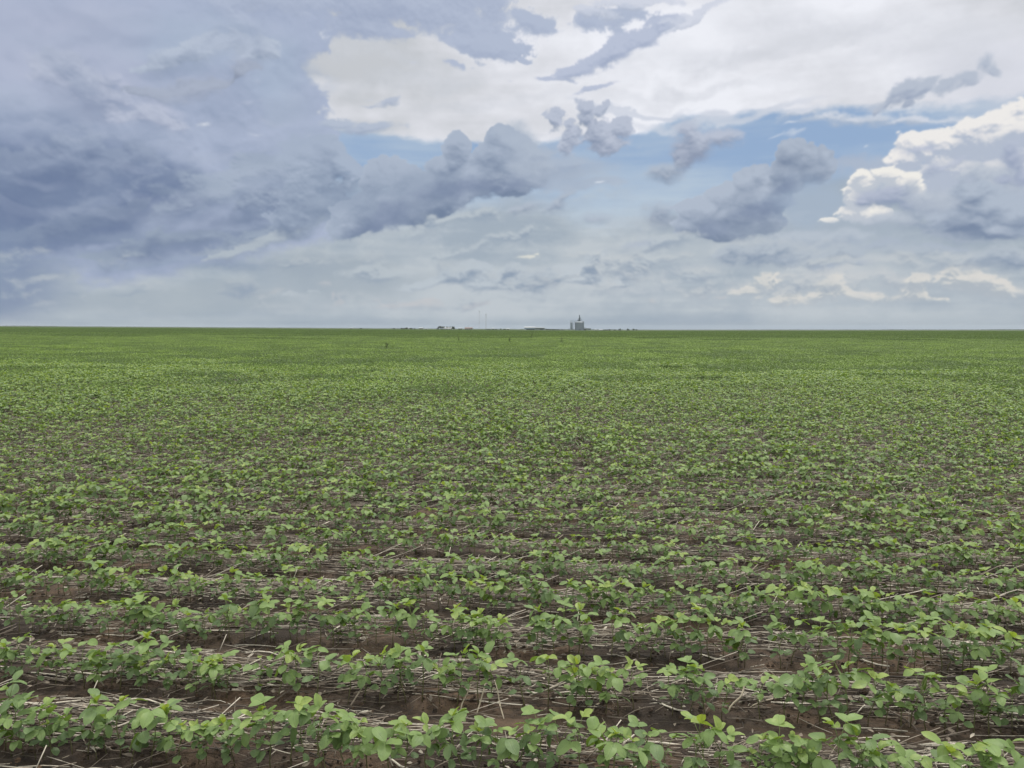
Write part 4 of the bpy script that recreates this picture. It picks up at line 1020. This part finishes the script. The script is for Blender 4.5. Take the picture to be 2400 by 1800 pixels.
def catwalk():
    e = empty('catwalk', 1345, Yf, 'thin horizontal conveyor walkway joining the tall bins to the tower', 'walkway')
    z = 21.6 * MPP; x0, x1 = (1336.2 - 1345) * MPP, (1352.5 - 1345) * MPP; xt = (1357 - 1345) * MPP
    g = MB().box(x0, x1, -0.7, 0.7, z - 0.35, z)
    for k in range(9):
        x = x0 + (x1 - x0) * k / 8; g.bar((x, -0.7, z), (x, -0.7, z + 1.0), 0.07)
    g.bar((x0, -0.7, z + 1.0), (x1, -0.7, z + 1.0), 0.07)
    g.build('deck', m_galvd, e)
    MB().bar((x1, 0, z - 0.1), (xt, 0, 25.5 * MPP), 0.45).build('inclined_conveyor', m_galvd, e)
    g = MB()
    for x in (x0 + 0.3, x0 + 6.8): g.bar((x, 0, z - .3), (x, 0, 17.5 * MPP), 0.14)
    g.build('support', m_galvd, e)
catwalk()
def hopper_tank(px, R, label, mat):
    e = empty('hopper_tank', px, Yf, label, 'hopper tank', 'narrow hopper tanks left of the grain bin')
    z0, z1 = 4.6 * MPP, 18.2 * MPP
    MB().lathe(0, 0, [(R, z0)] + [(R - 0.06 * (k % 2), z0 + (z1 - z0) * k / 30) for k in range(1, 31)], 24).build('tank_wall', mat, e, True)
    MB().lathe(0, 0, [(0.35, 2.2 * MPP), (R, z0)], 24).build('hopper', mat, e)
    MB().lathe(0, 0, [(R + .1, z1), (0.3, z1 + 1.1 * MPP), (0.3, z1 + 1.8 * MPP)], 24).build('tank_roof', m_roofs, e)
    for k in range(4):
        a = math.pi / 4 + k * math.pi / 2
        MB().bar((R * .9 * math.cos(a), R * .9 * math.sin(a), -0.2), (R * .9 * math.cos(a), R * .9 * math.sin(a), z0 + 0.5), 0.16).build('leg', m_galvd, e)
hopper_tank(1338.4, 2.3 * MPP, 'wider of the two narrow hopper tanks, at the far left of the grain store', m_galv)
hopper_tank(1342.3, 0.75 * MPP, 'very slim dark hopper tank between the wider tank and the big grain bin', m_galvd)
def lean_to():
    e = empty('intake_shed', 1375, Yf, 'low sloping roofed intake shed at the right foot of the grain bin', 'shed')
    x0, x1, x2 = -6.6 * MPP, -0.6 * MPP, 9.2 * MPP
    za, zb, zc = 8.0 * MPP, 5.2 * MPP, 4.8 * MPP
    g = MB()
    for xa, za_, xb, zb_ in ((x0, za, x1, zb), (x1, zb, x2, zc)):
        g.add([(xa, -4, za_ - .25), (xb, -4, zb_ - .25), (xb, 4, zb_ - .25), (xa, 4, za_ - .25), (xa, -4, za_), (xb, -4, zb_), (xb, 4, zb_), (xa, 4, za_)],
              [(0, 3, 2, 1), (4, 5, 6, 7), (0, 1, 5, 4), (1, 2, 6, 5), (2, 3, 7, 6), (3, 0, 4, 7)])
    g.build('roof', m_roofs, e)
    MB().box(x0 + .3, x1 - .4, 2.6, 3.0, 0, zb - .3).build('back_wall', m_dark, e)
    MB().box(x0 + .3, x1 + 6.5, -3.6, -3.4, zb - 2.0, zb - .3).build('fascia', m_greyg, e)
    for x in (x1 + 3.2, x2 - 1.6):
        for y in (-3.5, 3.5): MB().bar((x, y, -.2), (x, y, zc - .2), 0.3).build('post', m_galvd, e)
    MB().bar((x2 - 1.6, -3.5, zc - 2.2), (x2 + .6, -3.5, zc), 0.2).build('brace', m_galvd, e)
lean_to()
def utility_post(px, h, label):
    e = empty('utility_post', px, Yf - 20, label, 'post')
    MB().bar((0, 0, -.3), (0, 0, h), 0.3, 8).build('pole', m_galvd, e)
    MB().box(-0.7, 0.7, -.15, .15, h - .6, h - .3).build('crossarm', m_galvd, e)
utility_post(1333.6, 3.2, 'short dark post standing left of the hopper tanks')

def warehouse():
    e = empty('warehouse', 1252.5, Yf, 'long low blue grey warehouse with a bright roof edge left of the grain bin', 'warehouse')
    xl, xm, xr = (1229.5 - 1252.5) * MPP, (1254.6 - 1252.5) * MPP, (1276.3 - 1252.5) * MPP
    zt = 7.2 * MPP
    MB().box(xl, xm - .05, 0, 16, 1.9, zt - .7).build('left_wall', m_bluew, e)
    MB().box(xm + .05, xr, -.2, 15.6, 0, zt - 1.1).build('right_wall', m_greyg, e)
    MB().gable(xl, xm - .5, 0, 16, zt - .9, zt + .5, 0.5).build('roof', m_white, e)
    MB().gable(xm + .3, xr, -.2, 15.6, zt - 1.2, zt - .2, 0.4).build('roof', m_roofs, e)
    MB().box(xl + 2.6, xm - 1.4, -.1, 14, -.2, 1.9).build('dark_bay_fill', m_dark, e)  # solid dark block in place of the shade inside the opening
    MB().box(xl, xl + 2.4, -.06, 15, -.2, 1.9).build('end_wall', m_white, e)
    MB().box(xm + 8, xr - 2.5, -.5, -.2, -.1, 1.3).build('door', m_dark, e)
    MB().box(xm + 1, xr - .8, -.32, -.2, 2.9, 3.2).build('window_band', m_dark, e)
    for k in range(5):
        x = xl + 2.6 + (xm - xl - 4) * k / 4
        MB().box(x - .15, x + .15, -.45, -.12, -.2, zt - .9).build('post', m_bluew, e)
warehouse()
def mast(px, h, r, Y, label):
    e = empty('radio_mast', px, Y, label, 'mast', 'radio masts')
    g = MB()
    for k in range(3):
        a = k * 2.094; g.bar((r * math.cos(a), r * math.sin(a), 0), (r * math.cos(a), r * math.sin(a), h), r * 0.30)
    n = int(h / (2.2 * r * 2))
    for k in range(n):
        z = h * k / n; z2 = h * (k + 1) / n; a = (k % 3) * 2.094; b = ((k + 1) % 3) * 2.094
        g.bar((r * math.cos(a), r * math.sin(a), z), (r * math.cos(b), r * math.sin(b), z2), r * 0.18)
    g.build('lattice', m_mast, e)
    g = MB()
    for k in range(3):
        a = k * 2.094 + .5
        for q in (0.5, 0.95): g.bar((0, 0, h * q), (h * .45 * math.cos(a), h * .45 * math.sin(a), 0), 0.02, 3)
    g.build('guy_wire', m_mast, e)
    MB().bar((0, 0, h), (0, 0, h + 1.5), 0.12).box(-.5, .5, -.3, .3, h - 1.6, h - .4).build('antenna', m_mast, e)
mast(1123.6, 43.5 * MPP, 0.15, Yf, 'taller and thinner of the two radio masts, on the left')
mast(1139.2, 37.0 * MPP, 0.33, Yf, 'shorter and thicker of the two radio masts, on the right')

def shed(px0, px1, hpx, label, wall, roof, bays=0, Y=Yf, depth=8, flat=False, name='farm_shed', cat='shed'):
    w = (px1 - px0) * MPP / 2; h = hpx * MPP
    e = empty(name, (px0 + px1) / 2, Y, label, cat, 'low buildings of the farm on the horizon')
    MB().box(-w, w, 0, depth, -.3, h * .62).build('wall', wall, e)
    MB().gable(-w, w, 0, depth, h * .60, h, 0.35).build('roof', roof, e)
    for k in range(bays):
        x = -w + (k + .5) * 2 * w / bays
        MB().box(x - w / bays * .6, x + w / bays * .6, -.12, .02, -.1, h * .45).build('door' if k % 2 == 0 else 'window', m_dark, e)
    return e
shed(983, 992, 4.6, 'pale flat looking shed left of the umbrella shaped tree', m_cream, m_roofs, 2)
shed(996.5, 1002.5, 3.2, 'very small white shed just right of the pale shed', m_white, m_roofs, 1)
shed(1040, 1060, 4.4, 'long white farmhouse wall between the dark trees', m_white, m_white, 5, name='farmhouse', cat='house')
shed(1074, 1083.5, 4.4, 'pale grey hut between the round dark tree and the red roofed shed', m_greyg, m_roofs, 2)
e = shed(1089.6, 1107.5, 5.2, 'cream shed with a faded red roof and a short aerial', m_cream, m_red, 4, name='red_roofed_shed')
MB().bar((0, 3, 3), (0, 3, 8.2), 0.13, 6).build('aerial', m_mast, e)
shed(1137, 1150, 2.9, 'low grey shed at the foot of the thick mast', m_greyg, m_greyg, 3)
shed(1153, 1158.5, 4.4, 'small tall grey hut right of the thick mast', m_greyg, m_roofs, 1)
shed(1179.3, 1186, 3.2, 'small dark shed midway between the masts and the warehouse', m_dark, m_greyg, 1)
shed(1188, 1194, 4.0, 'pale little shed beside the small dark shed', m_cream, m_roofs, 1)
shed(819, 829, 3.0, 'tiny pale roofed shed at the far left of the settlement', m_cream, m_roofs, 1, Y=Yf * 1.25)
shed(957.5, 960, 3.6, 'narrow white shed between two dark tree clumps', m_white, m_white, 1)
shed(1394, 1398, 3.4, 'small white hut right of the intake shed', m_white, m_roofs, 1)
shed(1404, 1412, 2.4, 'low white wall like shed further right of the small white hut', m_white, m_white, 2)

def machine(px, label, cab):
    e = empty('farm_machine', px, Yf, label, 'farm machine', 'parked farm machines right of the grain bin')
    MB().box(-1.9, 1.7, -1, 1, 1.5, 2.5).build('body', m_dark, e)
    MB().box(0.2 if cab else -1.6, 1.6 if cab else -.4, -.9, .9, 2.4, 3.5).build('cab', m_greyg, e)
    for x in (-1.3, 1.2):
        for y in (-1.1, 1.1):
            g = MB(); V = []; n = 16
            g.add([(x + 0.85 * math.cos(2 * math.pi * k / n), y + q, 0.8 + 0.85 * math.sin(2 * math.pi * k / n)) for q in (-.2, .2) for k in range(n)],
                  [(k, (k + 1) % n, n + (k + 1) % n, n + k) for k in range(n)] + [tuple(range(n))[::-1], tuple(range(n, 2 * n))])
            g.build('wheel', m_dark, e)
machine(1451.8, 'dark farm machine with a flat top, left of the pair', True)
machine(1471.5, 'dark farm machine standing right of the pair, by two bushes', False)

def tree(px, wpx, hpx, label, Y=Yf, umbrella=False, name='farm_tree', group='trees and bushes of the farm on the horizon', cat='tree', seed=None, bare=0.35):
    e = empty(name, px, Y, label, cat, group)
    m = Y / F_PX; W2, Hh = wpx * m / 2, hpx * m
    r = random.Random(int(px * 10)); g = Geo()
    zb = Hh * (0.55 if umbrella else bare)
    tube(g, [(0, 0, -.3), (0.05 * W2, 0, zb * .6), (0, 0, Hh * .8)], max(0.06 * Hh, .1), 0.03 * Hh, 7)
    for k in range(6):
        a = r.uniform(0, 6.28); q = r.uniform(.35, .8)
        tube(g, [(0, 0, zb * .8), (W2 * q * math.cos(a) * .5, W2 * q * math.sin(a) * .5, zb + (Hh - zb) * .3), (W2 * q * math.cos(a), W2 * q * math.sin(a), zb + (Hh - zb) * .6)], 0.025 * Hh, 0.01 * Hh, 5)
    g.build('trunk', m_bark, e)
    n = 700; P_ = []
    clumps = [(r.uniform(-.75, .75), r.uniform(-.75, .75), r.uniform(.15, .8), r.uniform(.3, .5)) for _ in range(12)]
    V, F = [], []
    for k in range(n):
        cx, cy, cz, cr = r.choice(clumps)
        d = Vector((r.gauss(0, 1), r.gauss(0, 1), r.gauss(0, 1))).normalized() * cr * r.random() ** .4
        p = Vector(((cx + d.x) * W2, (cy + d.y) * W2, zb + (min(max(cz + d.z * .7, 0), 1)) * (Hh - zb)))
        s_ = r.uniform(.05, .10) * min(2 * W2, Hh * 1.4); a = Vector((r.gauss(0, 1), r.gauss(0, 1), r.gauss(0, 1))).normalized(); b_ = a.orthogonal().normalized()
        i = len(V); V += [tuple(p + a * s_), tuple(p + b_ * s_), tuple(p - a * s_), tuple(p - b_ * s_)]; F.append((i, i + 1, i + 2, i + 3))
    mesh_obj('crown', np.array(V), F, m_fol, e, smooth=False)
tree(1033.5, 13, 7.6, 'wide umbrella shaped tree at the left of the farmhouse', umbrella=True)
tree(1041.5, 3.0, 7.6, 'small round treetop standing alone behind the farmhouse', umbrella=True, Y=Yf + 22)
tree(1048.5, 6.0, 7.2, 'dark tree behind the middle of the farmhouse', Y=Yf + 22)
tree(1055.2, 5.0, 6.8, 'dark tree behind the right half of the farmhouse', Y=Yf + 22)
tree(1062.6, 7.0, 8.0, 'tallest round dark tree at the right end of the farmhouse', bare=.2, Y=Yf - 4)
tree(1026.5, 6, 3.6, 'low dark bush at the left foot of the umbrella tree', Y=Yf - 12, name='bush', cat='bush', bare=.05)
tree(1036, 8, 2.6, 'low hedge like bush in front of the farmhouse left end', Y=Yf - 12, name='bush', cat='bush', bare=.05)
tree(941.5, 4.5, 3.6, 'leftmost dark bush of the clump left of the narrow white shed', Y=Yf - 12, name='bush', cat='bush', bare=.1)
tree(948.5, 8, 3.2, 'broad low dark bush in the clump left of the narrow white shed', Y=Yf - 12, name='bush', cat='bush', bare=.05)
tree(954.5, 5.0, 4.8, 'taller dark bush touching the narrow white shed', Y=Yf - 12, name='bush', cat='bush', bare=.1)
tree(963.5, 8, 3.2, 'dark flat bush right of the narrow white shed', Y=Yf - 12, name='bush', cat='bush', bare=.05)
tree(924, 4.5, 3.0, 'solitary small bush left of the dark clump', Y=Yf - 12, name='bush', cat='bush', bare=.1)
tree(933, 3.0, 2.6, 'tiny bush between the solitary one and the dark clump', Y=Yf - 12, name='bush', cat='bush', bare=.1)
tree(847, 4.0, 3.0, 'tiny dark bush near the far left shed', Y=Yf - 12, name='bush', cat='bush', bare=.1)
tree(972, 4, 2.6, 'tiny grey bush left of the pale shed', Y=Yf - 12, name='bush', cat='bush', bare=.1)
tree(1105.5, 3.5, 4.2, 'dark little tree at the right end of the red roofed shed', bare=.2)
tree(1163, 4.0, 2.6, 'small bush right of the tall grey hut', Y=Yf - 12, name='bush', cat='bush', bare=.1)
tree(1173.5, 3.5, 3.6, 'pale upright bush left of the small dark shed', Y=Yf - 12, name='bush', cat='bush', bare=.1)
for k, (px, w, h) in enumerate(((1281, 6, 3.4), (1288, 9, 2.4), (1297, 10, 2.8), (1307, 12, 2.3), (1317, 10, 2.0))):
    tree(px, w, h, ('rounded green bush touching the warehouse right end', 'low green bush, second from the warehouse', 'middle bush of the low green line between warehouse and grain bin',
                    'flat green bush, second from the grain bin', 'lowest green bush nearest to the short dark post')[k], Y=Yf - 12, name='bush', cat='bush', bare=.02)
tree(1420, 14, 2.6, 'long low green bush right of the white huts', Y=Yf - 12, name='bush', cat='bush', bare=.02)
tree(1428.5, 4.5, 3.8, 'rounded bush at the right end of the long low one', Y=Yf - 12, name='bush', cat='bush', bare=.1)
tree(1439.5, 6, 2.8, 'low bush left of the flat topped machine', Y=Yf - 12, name='bush', cat='bush', bare=.05)
tree(1484, 6.0, 4.0, 'dark bush right of the machines', Y=Yf - 12, name='bush', cat='bush', bare=.1)
tree(1491.5, 4.5, 3.2, 'last small bush at the right end of the settlement', Y=Yf - 12, name='bush', cat='bush', bare=.1)

# weeds standing above the crop
def weed(px, base_py, hpx, wpx, label, lean=0.0):
    Y = CAM_H / ((base_py - 772.5) / F_PX)
    e = empty('tall_weed', px, Y, label, 'weed', 'tall weeds standing above the crop')
    m = Y / F_PX; Hh = hpx * m + 0.2; W2 = wpx * m / 2; r = random.Random(int(px))
    g = Geo(); tube(g, [(0, 0, 0), (lean * Hh * .5, 0, Hh * .5), (lean * Hh, 0, Hh)], 0.008, 0.004, 5); g.build('stem', m_bark, e)
    G = Geo()
    for k in range(90):
        q = r.uniform(.15, 1.0); a = r.uniform(0, 6.28); rad = W2 * r.random() * (1.15 - .6 * q)
        leaflet(G, np.array([lean * Hh * q + rad * math.cos(a), rad * math.sin(a), Hh * q]), a, r.uniform(-.4, .9), r.uniform(.05, .11), r.uniform(.015, .03), r, .1, 3, 3)
    G.build('foliage', m_fol2, e)
weed(1243, 797, 15, 3.0, 'tall thin dark weed leaning right below the warehouse', 0.30)
weed(1194, 806, 9, 6, 'squat dark weed left of the tall leaning one')
weed(1316, 806, 10, 8, 'broad dark weed below the hopper tanks')
weed(1075, 804, 10, 5, 'narrow dark weed below the farmhouse')
weed(907, 822, 10, 7, 'dark weed furthest to the left of its kind, low in the crop')

# far belt of trees just above the horizon line
r_ = np.random.default_rng(3)
V, F = [], []
for k in range(9000):
    px = r_.uniform(-900, 3300); Y = 4300 + r_.uniform(-60, 60); X = (px - 1200) / F_PX * Y
    hh = 1.2 + 2.6 * abs(float(vnoise(np.array([px]), np.array([0.0]), 60, 5)[0])) * 2
    dens = float(vnoise(np.array([px]), np.array([3.0]), 260, 6)[0])
    z = float(terrain(X, Y)) + r_.uniform(-0.5, hh * (0.6 + dens))
    s_ = r_.uniform(3, 8)
    i = len(V); a = r_.uniform(-.5, .5)
    V += [(X - s_, Y - a * s_, z - .8), (X + s_, Y + a * s_, z - .8), (X + s_ * .6, Y + a * s_, z + .7), (X - s_ * .6, Y - a * s_, z + .7)]; F.append((i, i + 1, i + 2, i + 3))
tag(mesh_obj('far_treeline', np.array(V), F, m_fol, smooth=False), 'low dark line of distant trees along the horizon', 'trees', kind='stuff')

# ------------------------------------------------------------------ the air over the field
m_air, t, o = material('air')
pv = t.nodes.new('ShaderNodeVolumePrincipled')
pv.inputs['Color'].default_value = (0.84, 0.92, 1.0, 1); pv.inputs['Density'].default_value = HAZE
t.links.new(pv.outputs[0], o.inputs['Volume'])
hz = MB().box(-9000, 9000, -5000, 9000, -60, 46).build('haze', m_air)
tag(hz, 'thin pale haze lying over the whole field', 'haze', kind='stuff')
